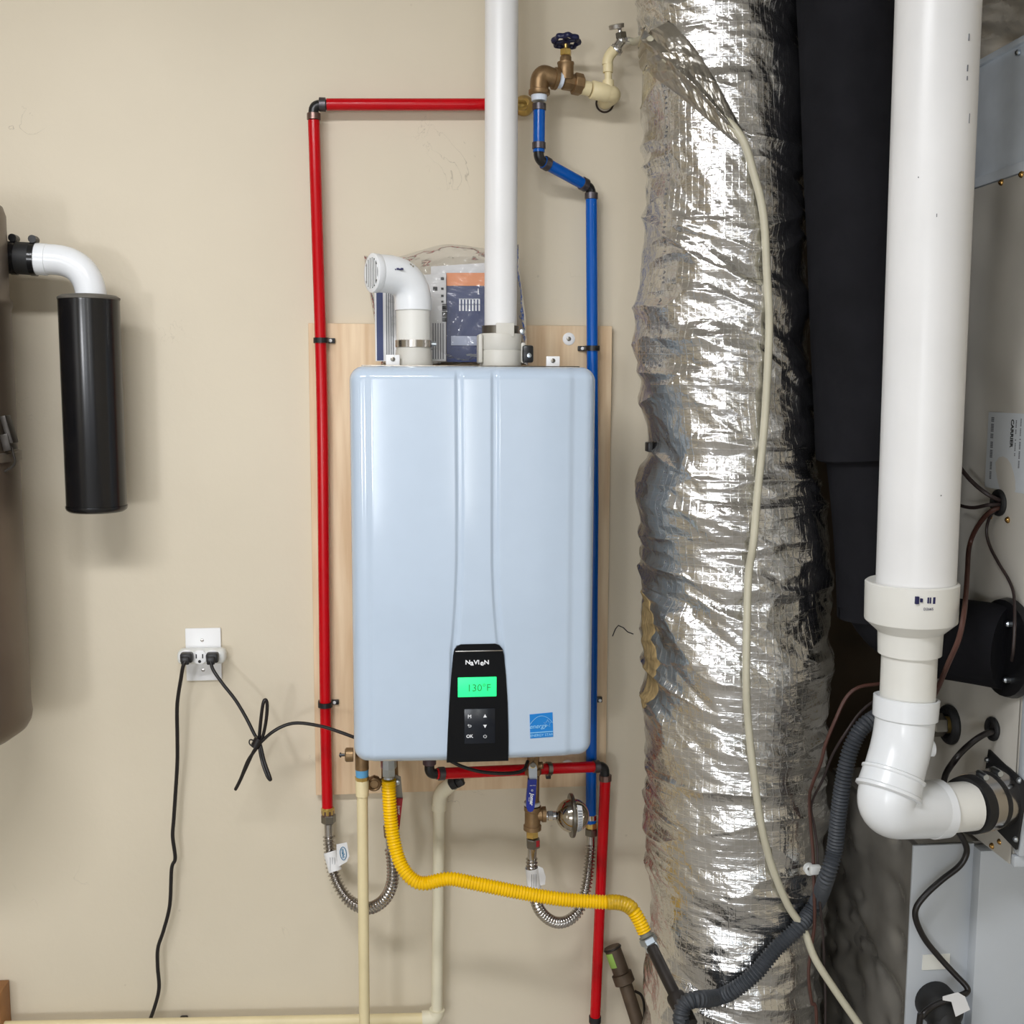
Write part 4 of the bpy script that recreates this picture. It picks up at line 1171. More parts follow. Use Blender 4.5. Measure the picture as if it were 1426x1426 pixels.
# rubber coupling with two clamps, flange plate on the furnace side
cpl = thing('rubber_coupling', P(1372, 1150, .5), 'black rubber coupling with two steel clamps joining the white vent to the furnace', 'coupling')
k0 = PX(1343, 1121, hend.x); k0 = hend
k1 = PX(1398, 1108, XF - .002)
dk = (k1 - k0).normalized(); LK = (k1 - k0).length
rk = m1 * 40
b = MB().lathe(k0, dk, [(0, rk * .9), (0, rk * 1.02), (LK * .12, rk * 1.05), (LK * .9, rk * 1.05), (LK, rk * 1.12)], 40)
b.build('sleeve', RUBBER, cpl, smooth=35)
for f0, f1 in ((.18, .42), (.55, .80)):
    c_ = MB().lathe(k0 + dk * LK * f0, dk, [(0, rk * 1.0), (0, rk * 1.075), (LK * (f1 - f0), rk * 1.075), (LK * (f1 - f0), rk * 1.0)], 40).build('hose_clamp', STEEL, cpl, smooth=30)
    s0 = k0 + dk * LK * (f0 + f1) / 2 + Z * rk * 1.12 + TOCAM * rk * .2
    MB().lathe(s0 - Y * .014 , Y, [(0, .005), (.004, .0056), (.024, .0056), (.028, .0035)], 12).build('clamp_screw', ZINC, cpl)
# ================================================================== furnace
FD = -PX(1407, 1204, XF).y
zb = PX(1407, 1204, XF).z; zt_ = PX(1410, 246, XF).z
furn = thing('furnace', (XF + .3, -.27, zb), 'tall grey metal furnace cabinet at the right edge', 'furnace')
vs, fs = [], []
NYY, NZZ = 40, 90
for j in range(NZZ):
    for i in range(NYY):
        d_ = .012 + (FD - .012) * i / (NYY - 1); z = zb + (zt_ - zb) * j / (NZZ - 1)
        e = min(i, NYY - 1 - i, j, NZZ - 1 - j)
        w = .0022 * (math.sin(d_ * 37 + z * 9) * math.sin(z * 17 - d_ * 12) + .6 * math.sin(z * 41 + d_ * 23)) if e > 1 else 0
        vs.append((XF + w, -d_, z))
for j in range(NZZ - 1):
    for i in range(NYY - 1):
        a = j * NYY + i; fs.append((a, a + 1, a + NYY + 1, a + NYY))
sidep = MB().add(vs, fs)
sidep.span(XF + .004, XF + .56, -FD, -.012, zb, zt_)
sidep.build('cabinet', FURN, furn, smooth=30)
MB().span(XF, XF + .56, -FD - .012, -FD, zb, zb + .02, bev=.002).build('bottom_rail', FURN_L, furn)
q = PX(1420, 745, XF)
MB().span(XF + .003, XF + .55, -FD - .02, -FD - .0005, zb + .022, P(1424, 742, FD).z, bev=.003).build('door_panel', FURN_L, furn)
MB().span(XF + .008, XF + .55, -FD - .014, -FD - .0005, P(1424, 735, FD).z, zt_ - .01, bev=.003).build('upper_door_panel', FURN, furn)
# rating plate
lx = XF - .0012
cc = [PX(1371.5, 678, lx), PX(1427, 690, lx), PX(1427, 575, lx), PX(1373.5, 573.5, lx)]
yl0, yl1 = -cc[0].y, FD - .006
zl1, zl0 = (cc[3].z), (cc[0].z)
b = MB().span(XF - .0016, XF + .004, -yl1, -yl0, zl0, zl1)
plate = b.build('rating_plate', mat('plate_silver_white', rgb(205, 210, 214), .45, var=.02), furn, smooth=0, label='pale rating plate')
tu, tv = Vector((0, 0, -1)), Vector((0, -1, 0))
o_ = lambda px, py: PX(px, py, XF - .0019)
b = MB()
c_ = o_(1409, 603.5); hL = abs(o_(1409, 583).z - o_(1409, 624).z)
b.text('CARRIER', c_, tu, tv, hL / 4.1, .0001, bold=.0004)
b.build('plate_lettering', INKB, plate, smooth=0, label='black CARRIER lettering')
b = MB()
for px, y0_, y1_, w in ((1382.5, 581, 611, .009), (1381, 615, 638, .008), (1380, 643, 670, .006), (1415.5, 583, 605, .003), (1414, 612, 636, .003), (1422, 583, 608, .003), (1420.5, 611, 653, .004), (1397.5, 648, 662, .002)):
    p, q = o_(px, y0_), o_(px, y1_)
    n_ = max(3, int((y1_ - y0_) / 2.2))
    for k in range(n_):
        if (k * 7 + int(px)) % 6 == 5: continue
        z0_ = p.z + (q.z - p.z) * k / n_; z1_ = p.z + (q.z - p.z) * (k + .72) / n_
        b.span(XF - .0018, XF, p.y - w / 2, p.y + w / 2, z1_, z0_)
b.build('plate_print', INKG, plate, smooth=0, kind='stuff')
# screws, grommets
for px, py in ((1379, 719), (1404, 724), (1395, 254), (1423, 243), (1382, 1178), (1393, 1172)):
    q = PX(px, py, XF)
    MB().lathe(q + X * .001, -X, [(0, .006), (.002, .006), (.005, .0042), (.0065, .002)], 8).build('screw', GOLD, furn)
for px, py, rr_, nm in ((1393, 700, .023, 'wire_grommet'), (1384, 1015, .021, 'cable_grommet'), (1324, 1009, .037, 'gas_grommet')):
    q = PX(px, py, XF)
    b = MB().torus(q - X * .003, X, rr_ * .78, rr_ * .25, 28, 10); b.lathe(q + X * .001, -X, [(0, rr_ * .8), (.003, rr_ * .8)], 24)
    b.build(nm, RUBBER, furn)
q = PX(1324, 1009, XF)
gp = MB().lathe(q - X * .002, -X, [(0, .016), (.06, .016)], 16); gp.build('gas_stub', BRASS, furn)
MB().nut(q - X * .014, -X, .026, .022, 6, .2).build('gas_nut', STEEL_D, furn)
# flange plate
q = PX(1398, 1112, XF)
hs = .062
ang = math.radians(9)
b = MB().box(q - X * .002, (.005, hs * 2, hs * 2), u=(1, 0, 0), v=(0, math.cos(ang), math.sin(ang)), bev=.0012)
flp = b.build('vent_flange', RUBBER, furn)
for sy, sz in ((1, 1), (-1, 1), (1, -1), (-1, -1)):
    v_ = q + Vector((-.004, sy * hs * .83, sz * hs * .83))
    MB().lathe(v_, -X, [(0, .0055), (.002, .0055), (.005, .003)], 8).build('screw', ZINC, furn)
for px, py in ((1404, 869), (1401, 947)):
    MB().lathe(PX(px, py, XF - .02), -X, [(-.03, .0035), (0, .0055), (.002, .0055), (.005, .003)], 8).build('screw', ZINC, furn)

# base cabinet below the furnace
dA = FD - .105
qA = P(1265, 1300, dA); xA = qA.x
base_ = thing('base_cabinet', (xA + .3, -.2, 0), 'dark dented sheet metal base cabinet under the furnace', 'cabinet')
vs, fs = [], []
NYY, NZZ = 60, 140
z0s, z1s = .02, zb - .004
dent = [(random.uniform(.05, dA - .03), random.uniform(.3, z1s), random.uniform(.015, .045), random.uniform(-.009, .011)) for _ in range(90)]
for j in range(NZZ):
    for i in range(NYY):
        d_ = .012 + (dA - .012) * i / (NYY - 1); z = z0s + (z1s - z0s) * j / (NZZ - 1)
        e = min(i, NYY - 1 - i, j, NZZ - 1 - j)
        w = 0.0
        if e > 0:
            for (a_, c_, s_, m_) in dent:
                r_ = ((d_ - a_) ** 2 + ((z - c_) * 1.5) ** 2) / (s_ * s_)
                if r_ < 5: w += m_ * math.exp(-r_)
        vs.append((xA + w * min(1, e / 4), -d_, z))
for j in range(NZZ - 1):
    for i in range(NYY - 1):
        a = j * NYY + i; fs.append((a, a + 1, a + NYY + 1, a + NYY))
MB().add(vs, fs).build('side_panel', BASE_D, base_, smooth=60, label='dark shiny dented side panel')
MB().span(xA + .012, XF + .5, -dA + .004, -.014, z0s, z1s).build('body', BASE_D, base_, smooth=0)
MB().span(xA - .001, P(1349, 1300, dA + .003).x, -dA - .006, -dA, z0s, z1s, bev=.0015).build('front_panel', FURN_L, base_, label='pale grey front panel')
MB().span(P(1359.5, 1300, dA + .03).x, XF + .5, -dA - .03, -dA, z0s, z1s - .004, bev=.002).build('access_panel', FURN_L, base_, label='pale grey access panel')
p, q = P(1284, 1351, dA + .007), P(1323, 1328, dA + .007)
MB().span(p.x, q.x, -dA - .0075, -dA - .006, p.z, q.z).build('sticker', SILVER_L, base_, label='small silver sticker')
g0 = P(1300, 1392, dA + .004)
b = MB().lathe(g0, TOCAM, [(0, S(28, 1300, 1390, dA)), (.02, S(28, 1300, 1390, dA)), (.05, S(24, 1300, 1390, dA)), (.06, S(14, 1300, 1390, dA))], 28)
b.tube(fillet([g0 + TOCAM * .03, g0 + TOCAM * .045 - Z * .02, Vector((g0.x, g0.y - .04, .02))], .03), S(22, 1300, 1400, dA), 22)
b.build('drain_trap', RUBBER, base_, smooth=50, label='black rubber drain trap')

# coil casing and foil wrapped plenum over the furnace
cas = thing('coil_casing', (XF + .3, -.25, zt_), 'galvanised sheet metal coil casing on top of the furnace', 'casing')
zc1 = PX(1400, 62, XF).z
MB().span(XF + .006, XF + .54, -FD + .02, -.02, zt_ + .001, zc1, bev=.003).build('body', GALV, cas)
b = MB().span(XF - .003, XF + .02, -FD + .012, -FD + .032, zt_ + .004, zc1, bev=.001)
b.build('corner_flange', ZINC, cas)
MB().span(XF + .001, XF + .04, -FD - .002, -FD + .014, PX(1418, 214, XF).z, PX(1418, 100, XF).z, bev=.003).build('bracket', ZINC, cas)
MB().span(XF - .001, XF + .54, -FD + .05, -.03, zt_ + .002, zt_ + .02, bev=.002).build('bottom_flange', GALV, cas)
MB().span(XF - .001, XF + .54, -FD + .06, -.03, zc1 - .012, zc1 - .001, bev=.002).build('top_flange', GALV, cas)
q = PX(1416, 73, XF); MB().lathe(q + X * .004, -X, [(0, .005), (.004, .005), (.006, .003)], 8).build('screw', ZINC, cas)
# crumpled plenum
zp0, zp1 = zc1 + .002, ZC - .003
vs, fs, uvs = [], [], []
NYY, NZZ = 130, 130
A1, A2 = np.meshgrid(np.linspace(0, 1, NYY), np.linspace(0, 1, NZZ))
hh = (tri(A1 * 5 + 3, A2 * 7, 21) - .5) * .09 + (tri(A1 * 11 + A2 * 4, A2 * 17, 22) - .5) * .05 + (tri(A1 * 30, A2 * 40 + A1 * 6, 23) - .5) * .008
wrap = .46
for j in range(NZZ):
    for i in range(NYY):
        t = A1[j, i]; z = zp0 + (zp1 - zp0) * A2[j, i]
        s_ = t * (FD + .35)
        k_ = min(1, min(j, NZZ - 1 - j) / 4)
        if s_ < FD - .04:
            vs.append((XF + .012 - hh[j, i] * k_, -.02 - s_, z))
        else:
            vs.append((XF + .012 + (s_ - FD + .04), -FD + .02 - hh[j, i] * k_, z))
for j in range(NZZ - 1):
    for i in range(NYY - 1):
        a = j * NYY + i; fs.append((a, a + 1, a + NYY + 1, a + NYY))
plen = MB().add(vs, fs).build('foil_plenum', DULLFOIL, smooth=30)
tag(plen, 'crumpled foil wrapped plenum at the top right corner', 'plenum')
# ================================================================== pipes and fittings under the heater
# --- left cream drain pipe with bronze union
dl = .175
dp_ = thing('cream_drain_pipe', P(504, 1440, dl), 'tall cream plastic pipe with blue-taped union under the left end of the heater', 'pipe')
m_ = S(1, 505, 1100, dl)
cx_ = P(504.5, 1100, dl).x
zq = lambda y, d=dl, px=505: P(px, y, d).z
b = MB().tube([Vector((cx_, -dl, zq(1100))), Vector((P(507, 1420, dl).x, -dl, .02))], m_ * 7.6, 22); b.build('pipe', CREAM, dp_)
MB().lathe(Vector((cx_, -dl, zq(1108))), Z, [(0, m_ * 8), (0, m_ * 9), (zq(1088) - zq(1108), m_ * 9.4), (zq(1084) - zq(1108), m_ * 8)], 22).build('socket', CREAM, dp_)
MB().lathe(Vector((cx_, -dl, zq(1086))), Z, [(0, m_ * 9.5), (zq(1081) - zq(1086), m_ * 10), (zq(1081) - zq(1086), m_ * 8)], 8).build('union_nut', BRASS, dp_)
MB().lathe(Vector((cx_, -dl, zq(1081))), Z, [(0, m_ * 8.8), (zq(1070) - zq(1081), m_ * 9.2)], 20).build('tape_wrap', BLUETAPE, dp_)
MB().lathe(Vector((cx_, -dl, zq(1071))), Z, [(0, m_ * 9.5), (fz0 + .004 - zq(1071), m_ * 9.5)], 20).build('nipple', BRONZE, dp_)
# --- hot outlet isolation valve with red handle, behind the yellow hose
dh = .145
iso = thing('hot_shutoff_valve', P(543, 1165, dh), 'bronze shutoff valve with a red handle behind the yellow hose', 'valve')
xh = P(543, 1100, dh).x; zh = lambda y: P(543, y, dh).z
b = MB().lathe(Vector((xh, -dh, zh(1165))), Z, [(0, m_ * 9), (zh(1150) - zh(1165), m_ * 10), (zh(1149) - zh(1165), m_ * 8), (zh(1110) - zh(1165), m_ * 8.5), (zh(1100) - zh(1165), m_ * 12), (zh(1075) - zh(1165), m_ * 12), (fz0 + .004 - zh(1165), m_ * 10)], 18)
b.build('valve_body', BRONZE, iso, smooth=35)
q = P(521, 1090, dh + .01)
b = MB().lathe(q + TOCAM * .0 + Y * .01, TOCAM, [(-.01, m_ * 6), (.0, m_ * 9), (.008, m_ * 10), (.014, m_ * 10.5), (.018, m_ * 8), (.018, m_ * 5)], 8)
b.tube([q, Vector((xh, -dh, q.z))], m_ * 5, 12)
b.torus(q + TOCAM * .009, TOCAM, m_ * 8, m_ * 2.2, 18, 8)
b.build('drain_cap', BRONZE, iso, smooth=45)
lv = [P(553, 1085, dh + .03), P(556, 1100, dh + .035), P(557, 1114, dh + .035)]
b = MB().prism([P(x, y, dh + .03) for x, y in ((549, 1112), (561, 1112), (558, 1082), (548, 1078))], (0, .003, 0))
b.build('lever', STEEL_D, iso, smooth=0)
MB().lathe(P(553, 1089, dh + .031), TOCAM, [(0, m_ * 4), (.004, m_ * 4), (.005, m_ * 2.5)], 8).build('lever_nut', ZINC, iso)
b = MB().prism([P(x, y, dh + .034) for x, y in ((547, 1156), (556, 1156), (561, 1112), (547, 1112))], (0, .009, 0))
b.build('handle_grip', RED_H, iso, smooth=0, label='red vinyl grip')
MB().text('Jomar', P(555.5, 1128, dh + .0344), Vector((.05, 0, -1)), Vector((1, 0, .05)), .0075, .0001, shear=.2).build('grip_print', WHITE_INK, iso, smooth=0)

# --- left stainless connector with tag
dc = .06
lc_ = thing('stainless_connector', P(500, 1275, .1), 'looped stainless corrugated connector at the end of the left red pipe', 'connector', 'corrugated connectors')
q = P(456.5, 1128, dr); mm = S(1, 456, 1150, dr)
zl = lambda y: P(457, y, dr).z
MB().lathe(Vector((q.x, -dr, zl(1128))), Z, [(-.012, RP), (-.012, RP * 1.14), (0, RP * 1.14), (.0, RP)], 20).build('crimp_ring', CRIMP, lc_)
b = MB().nut(Vector((q.x, -dr, zl(1134))), Z, zl(1124) - zl(1134), mm * 9.2, 8); b.build('brass_nut', BRASS, lc_)
MB().nut(Vector((P(457.5, 1140, dr).x, -dr, zl(1146))), Z, zl(1134) - zl(1146), mm * 10.2, 6, .2).build('hex_nut', STEEL_D, lc_)
MB().tube([P(457.5, 1145, dr), P(458, 1168, dr)], mm * 6.2, 20).build('end_sleeve', STEEL, lc_)
pth = catmull([P(458, 1165, dr), P(459, 1182, dr + .003), P(463, 1212, .05), P(474, 1238, .065), P(490, 1257, .085), P(513, 1265, .11), P(534, 1254, .13), P(545.5, 1232, .142), P(547, 1205, .145), P(544, 1180, dh)], 10)
MB().corr(pth, mm * 7.0, mm * 1.7, mm * 5.2, 16, 8).build('corrugated_tube', STEEL, lc_, smooth=60)
MB().tube([P(544, 1184, dh), P(543, 1164, dh)], mm * 6.0, 18).build('end_sleeve', STEEL, lc_)
b = MB()
pA, pB = P(460, 1186, dr + .006), P(467, 1213, .056)
b.lathe(pA, pB - pA, [(0, mm * 9.6), ((pB - pA).length, mm * 9.4)], 20, cap=False)
tg = b.build('paper_tag', PAPER, lc_, label='white paper tag')
fl = [P(x, y, .062) for x, y in ((470, 1208), (483, 1200), (486.5, 1192), (483, 1173), (468.5, 1176))]
MB().prism(fl, (0, .0008, 0)).build('tag_flag', PAPER, lc_, smooth=0)
fc = P(478, 1188.5, .0626)
b = MB()
b.tube([fc + Vector((.0062 * math.cos(a), -.0002, .0135 * math.sin(a) - .0016 * math.cos(a))) for a in np.linspace(0, 2 * math.pi, 28)], .0008, 6)
b.text('maho', fc, Vector((.12, 0, -1)), Vector((1, 0, .12)), .0088, .0001, bold=.0002)
b.build('tag_logo', mat('logo_blue', rgb(40, 120, 160), .5), lc_, smooth=0, label='blue oval logo')
b = MB()
for k in range(3):
    w0 = (pA + pB) / 2 + TOCAM * mm * 9.8 + X * mm * (-3 + 3 * k)
    b.box(w0, (.0007, .0006, .028), u=X, v=(0, 1, -.15))
b.build('tag_print', INKG, lc_, smooth=0, kind='stuff')

# --- yellow gas hose
dg = .20
gy = thing('gas_hose', P(700, 1260, .24), 'yellow corrugated gas hose sweeping from the heater to the foil duct', 'hose')
mg = S(1, 541, 1090, dg)
g0 = P(541.5, 1090, dg)
b = MB().nut(Vector((g0.x, -dg, P(541, 1081, dg).z)), Z, P(541, 1068, dg).z - P(541, 1081, dg).z, mg * 9.5, 6, .5)
b.lathe(Vector((g0.x, -dg, P(541, 1084, dg).z)), Z, [(0, mg * 7.5), (mg * 4, mg * 7.5)], 18)
b.lathe(Vector((g0.x, -dg, P(541, 1070, dg).z)), Z, [(0, mg * 10), (mg * 2, mg * 11), (fz0 + .003 - P(541, 1070, dg).z, mg * 11)], 8)
b.build('inlet_nut', ZINC, gy, label='zinc hex nut')
gp = [P(541.5, 1086, dg), P(542, 1110, dg), P(544.5, 1145, dg + .003), P(550, 1178, dg + .01), P(559, 1205, dg + .02), P(574, 1224, dg + .03), P(592, 1230, dg + .035), P(625, 1224, dg + .04), P(665, 1231, dg + .045), P(720, 1242, dg + .05), P(780, 1252, dg + .055), P(835, 1256, dg + .06), P(862, 1257, dg + .065), P(878, 1264, dg + .07), P(889, 1280, dg + .075), P(897, 1297, dg + .08)]
full = catmull(gp, 10)
i1, i2 = 114, 133
MB().corr(full[:i1 + 1], mg * 9.3, mg * .85, mg * 4.3, 20).build('corrugated_tube', YELLOW, gy, smooth=60)
MB().corr(full[i1 - 1:i2], mg * 10.4, mg * .35, mg * 4.0, 20).build('shrink_sleeve', YELLOW_D, gy, smooth=60, label='amber sleeve')
MB().corr(full[i2 - 1:], mg * 9.3, mg * .9, mg * 4.3, 20).build('corrugated_tube', YELLOW, gy, smooth=60)
ge = full[-1]; gd = (P(909, 1322, dg + .09) - ge).normalized()
b = MB().lathe(ge - gd * .003, gd, [(0, mg * 8), (mg * 8, mg * 8.5), (mg * 9, mg * 11)], 18)
b.build('end_sleeve', mat('grey_thread_sealant', rgb(120, 120, 110), .6), gy)
b = MB().nut(ge + gd * mg * 8, gd, mg * 10, mg * 12.5, 6, .4); b.lathe(ge + gd * mg * 17, gd, [(0, mg * 10), (mg * 10, mg * 10), (mg * 11, mg * 9)], 18)
b.build('outlet_nut', ZINC, gy, label='zinc outlet nut')
# --- iron gas pipe
ir = thing('iron_gas_pipe', P(945, 1440, .36), 'black iron gas pipe in front of the foil duct below the yellow hose', 'pipe')
i0 = ge + gd * mg * 26; i1_ = P(944, 1394, .385)
b = MB().tube([i0 - gd * .01, i1_], mg * 8.3, 20); b.build('pipe', IRON, ir)
dd = (i1_ - i0).normalized()
b = MB().lathe(i1_ - dd * .012, dd, [(0, mg * 9), (0, mg * 12), (.006, mg * 13), (.02, mg * 12), (.06, mg * 11.5)], 20)
q = P(952, 1450, .39)
b.tube(fillet([i1_ + dd * .02, q, Vector((q.x, q.y, .01))], .03), mg * 11.5, 20)
b.build('coupling', IRON, ir, smooth=45)
# --- old capped pipe
od = thing('old_iron_pipe', P(885, 1440, .1), 'rusty iron pipe stub with green tape leaning beside the red pipe', 'pipe')
o0, o1, o2 = P(852, 1318, .04), P(868, 1362, .06), P(893, 1440, .09)
RUST = mat('rusty_iron', rgb(88, 74, 60), .6, .4, var=.25, bump=.3)
d1_ = (o1 - o0).normalized()
b = MB().tube(fillet([o1, o2, Vector((o2.x + .02, o2.y, .01))], .04), S(9.5, 880, 1400, .08), 20); b.build('pipe', RUST, od)
b = MB().lathe(o1 - d1_ * .012, d1_, [(0, S(9, 865, 1350, .06)), (.002, S(14.5, 865, 1350, .06)), (.022, S(14.5, 865, 1350, .06)), (.026, S(10, 865, 1350, .06))], 20); b.build('coupling', RUST, od, smooth=35)
b = MB().lathe(o0, d1_, [(0, S(11.5, 855, 1330, .05)), ((o1 - o0).length, S(11.5, 855, 1330, .05))], 20); b.build('nipple', RUST, od)
MB().torus(o0 + d1_ * .004, d1_, S(11.5, 855, 1330, .05), .0022).build('open_rim', IRON, od)
b = MB().lathe(o0 + d1_ * .010, d1_, [(0, S(12, 855, 1330, .05)), (.03, S(12.1, 855, 1330, .05))], 16, cap=False)
b2_ = MB().add([v for v in b.v], [f for f in b.f if sum((b.v[i] - (o0 + d1_ * .02)).x for i in f) < -.012])
b2_.build('green_tape', mat('lime_tape', rgb(150, 190, 90), .5), od)
b = MB().tube(catmull([P(884, 1380, .03), P(893, 1386, .04), P(897, 1400, .04), P(897, 1425, .03)], 6), .003, 8); b.build('bracket', IRON, od)

# --- middle cream pipe
dm = .04
mc = thing('cream_condensate_pipe', P(610, 1420, dm), 'pale cream plastic pipe run below the middle of the heater, turning left along the wall', 'pipe')
mm = S(1, 610, 1250, dm)
k0_ = P(634, 1089, .10)
v0, v1 = P(612, 1112, dm + .002), P(608.5, 1408, dm)
path = fillet([P(630, 1091, .06), P(613, 1104, dm + .004), P(611.5, 1126, dm)], .015, 8)
MB().tube(path, mm * 9.8, 22).build('elbow', CREAM_LT, mc, smooth=45)
MB().lathe(P(611.5, 1128, dm), Z, [(0, mm * 9), (0, mm * 10.2), (mm * 8, mm * 10.2), (mm * 9, mm * 9)], 22).build('socket', CREAM_LT, mc)
MB().tube([P(611.5, 1124, dm), v1], mm * 7.9, 22).build('pipe', CREAM_LT, mc)
el = P(608, 1417, dm)
path = fillet([v1 + Z * .004, Vector((el.x, -dm, el.z)), P(588, 1419, dm)], .016, 8)
MB().tube(path, mm * 11, 22).build('elbow', CREAM_LT, mc, smooth=45)
MB().tube([P(592, 1418.8, dm), P(-60, 1432, dm)], mm * 8, 22).build('pipe', CREAM, mc)
# black end fitting of the condensate line
dcn = MB().lathe(P(628, 1092, .065), Vector((.8, -.3, .45)), [(0, mm * 8), (mm * 4, mm * 8.5), (mm * 9, mm * 8.5), (mm * 9.5, mm * 5.5), (mm * 18, mm * 5.5)], 14)
dcn.box(P(641, 1090, .075), (mm * 10, .012, mm * 9), u=(.8, -.2, .5), v=(.2, 1, 0), bev=.0015)
dcn.build('end_fitting', RUBBER, mc, smooth=30, label='black rubber end fitting')

# --- cold inlet: ball valve with blue handle, tee, arrestor
dw = .15
cold = thing('cold_shutoff_valve', P(741, 1185, dw), 'bronze shutoff valve with a blue handle and tee under the right of the heater', 'valve')
mc_ = S(1, 742, 1120, dw)
xc = lambda px, y: P(px, y, dw).x
zc = lambda y: P(742, y, dw).z
b = MB().lathe(Vector((xc(742.5, 1070), -dw, zc(1079))), Z, [(0, mc_ * 9), (mc_ * 1, mc_ * 11.5), (mc_ * 9, mc_ * 11.5), (mc_ * 10, mc_ * 8.5), (fz0 + .003 - zc(1079), mc_ * 8.5)], 8)
b.tube([Vector((xc(743, 1080), -dw, zc(1080))), Vector((xc(742.5, 1118), -dw, zc(1118)))], mc_ * 8.3, 20)
b.lathe(P(752, 1066, dw), Vector((1, -.3, .2)), [(-.012, mc_ * 6), (mc_ * 4, mc_ * 5)], 12)
b.build('valve_body', BRONZE, cold, smooth=40)
b = MB().lathe(Vector((xc(741, 1118), -dw, zc(1121.5))), Z, [(0, mc_ * 9), (mc_ * 1, mc_ * 11.5), (mc_ * 5, mc_ * 11.2), (mc_ * 6, mc_ * 8)], 20)
b.build('pipe_dope', mat('grey_white_dope', rgb(206, 206, 204), .6), cold)
b = MB().lathe(Vector((xc(741.5, 1140), -dw, zc(1156))), Z, [(0, mc_ * 9), (mc_ * 1, mc_ * 12.5), (mc_ * 7, mc_ * 12.5), (mc_ * 8, mc_ * 11), (mc_ * 28, mc_ * 11), (mc_ * 29, mc_ * 12), (mc_ * 35, mc_ * 12)], 24)
b.lathe(Vector((xc(748, 1133), -dw, zc(1134.5))), X, [(0, mc_ * 9), (mc_ * 6, mc_ * 9.5), (mc_ * 7, mc_ * 11), (mc_ * 12, mc_ * 11), (mc_ * 12, mc_ * 7)], 24)
b.build('tee', BRONZE, cold, smooth=35)
b = MB().nut(Vector((xc(741, 1160), -dw, zc(1166))), Z, mc_ * 11, mc_ * 9, 6, .5); b.build('brass_nipple', BRASS, cold)
# lever and grip
b = MB().prism([P(x, y, dw + .035) for x, y in ((737, 1085), (748, 1085), (748, 1070), (746, 1064), (738, 1064), (736, 1070))], (0, .003, 0))
b.build('lever', ZINC, cold, smooth=0)
MB().nut(P(742, 1064.5, dw + .036), TOCAM, .005, mc_ * 4.2, 6).build('lever_nut', STEEL_D, cold)
b = MB().tube([P(742, 1066, dw + .036), P(742, 1066, dw - .0)], mc_ * 4, 12).build('stem', BRASS, cold)
gout = [(735.5, 1086), (747.5, 1086), (746, 1110), (744.5, 1124), (742, 1129.5), (738.5, 1131), (735, 1129.5), (733, 1124), (733.2, 1110)]
b = MB().prism([P(x, y, dw + .040) for x, y in reversed(gout)], (0, .010, 0))
grip = b.build('handle_grip', BLUE_H, cold, smooth=0, label='blue vinyl grip')
gu, gv_ = (P(744, 1087, dw) - P(739, 1124, dw)).normalized(), None
u_ = (P(739.5, 1122, dw) - P(741.5, 1090, dw)).normalized(); v_ = Vector((-u_.z, 0, u_.x))
if v_.x < 0: v_ = -v_
MB().text('Jomar', P(740.5, 1113, dw + .0404), u_, v_, .0098, .0001, bold=.0003, shear=.2).text('VALVE', P(736.6, 1113, dw + .0404), u_, v_, .003, .0001) \
    .text('600 WOG', P(742, 1094, dw + .0404), X, Z, .0026, .0001).text('®', P(741, 1101, dw + .0404), X, Z, .006, .0001).build('grip_print', WHITE_INK, cold, smooth=0, label='white Jomar lettering')

arr = thing('expansion_ball', P(797, 1165, dw), 'shiny steel ball-shaped hammer arrestor beside the blue-handled valve', 'arrestor')
ac = P(797, 1135.5, dw); ra = mc_ * 23.5
b = MB().lathe(P(760, 1136, dw), X, [(0, mc_ * 6.2), (mc_ * 14, mc_ * 6.2)], 18); b.nut(P(762, 1136, dw), X, mc_ * 8, mc_ * 7.5, 6, .2); b.build('nipple', CHROME, arr)
b = MB().sphere(ac, ra, 40, 24, axis=X, sc=1.0); b.build('ball', mat('polished_steel', rgb(176, 168, 156), .12, 1.0, var=.04), arr, smooth=80)
xb = P(796, 1136, dw).x - ac.x
b = MB().lathe(Vector((ac.x + xb - mc_ * 2.5, ac.y, ac.z)), X, [(0, ra * .95), (0, ra * 1.26), (mc_ * 1, ra * 1.3), (mc_ * 4.2, ra * 1.3), (mc_ * 5.2, ra * 1.26), (mc_ * 5.2, ra * .95)], 40)
b.build('rim', STEEL_D, arr, smooth=40)
vs, fs = [], []
for j in range(14):
    a = math.radians(-58 + 116 * j / 13)
    for k in range(5):
        sx_ = (P(801, 1136, dw).x - ac.x) + mc_ * 7.4 * k / 4
        rr_ = math.sqrt(max(0, (ra * 1.008) ** 2 - sx_ * sx_))
        vs.append(ac + Vector((sx_, -rr_ * math.cos(a), rr_ * math.sin(a))))
for j in range(13):
    for k in range(4):
        q_ = j * 5 + k; fs.append((q_, q_ + 1, q_ + 6, q_ + 5))
lab = MB().add(vs, fs).build('paper_label', PAPER, arr, label='white label band')
b = MB()
for k in range(10):
    a = math.radians(-50 + 9.5 * k)
    for i_ in range(3):
        sx_ = (P(801.8, 1136, dw).x - ac.x) + mc_ * (1.0 + 2.0 * i_); rr_ = ra * 1.012
        rr_ = math.sqrt(rr_ * rr_ - sx_ * sx_)
        b.box(ac + Vector((sx_, -rr_ * math.cos(a), rr_ * math.sin(a))), (mc_ * (1.0 if k < 7 else 1.7), .0006, .0042 * (1 if k < 7 else .7)), u=X, v=(0, math.cos(a), -math.sin(a)))
b.build('label_print', INKG, lab, smooth=0, kind='stuff')

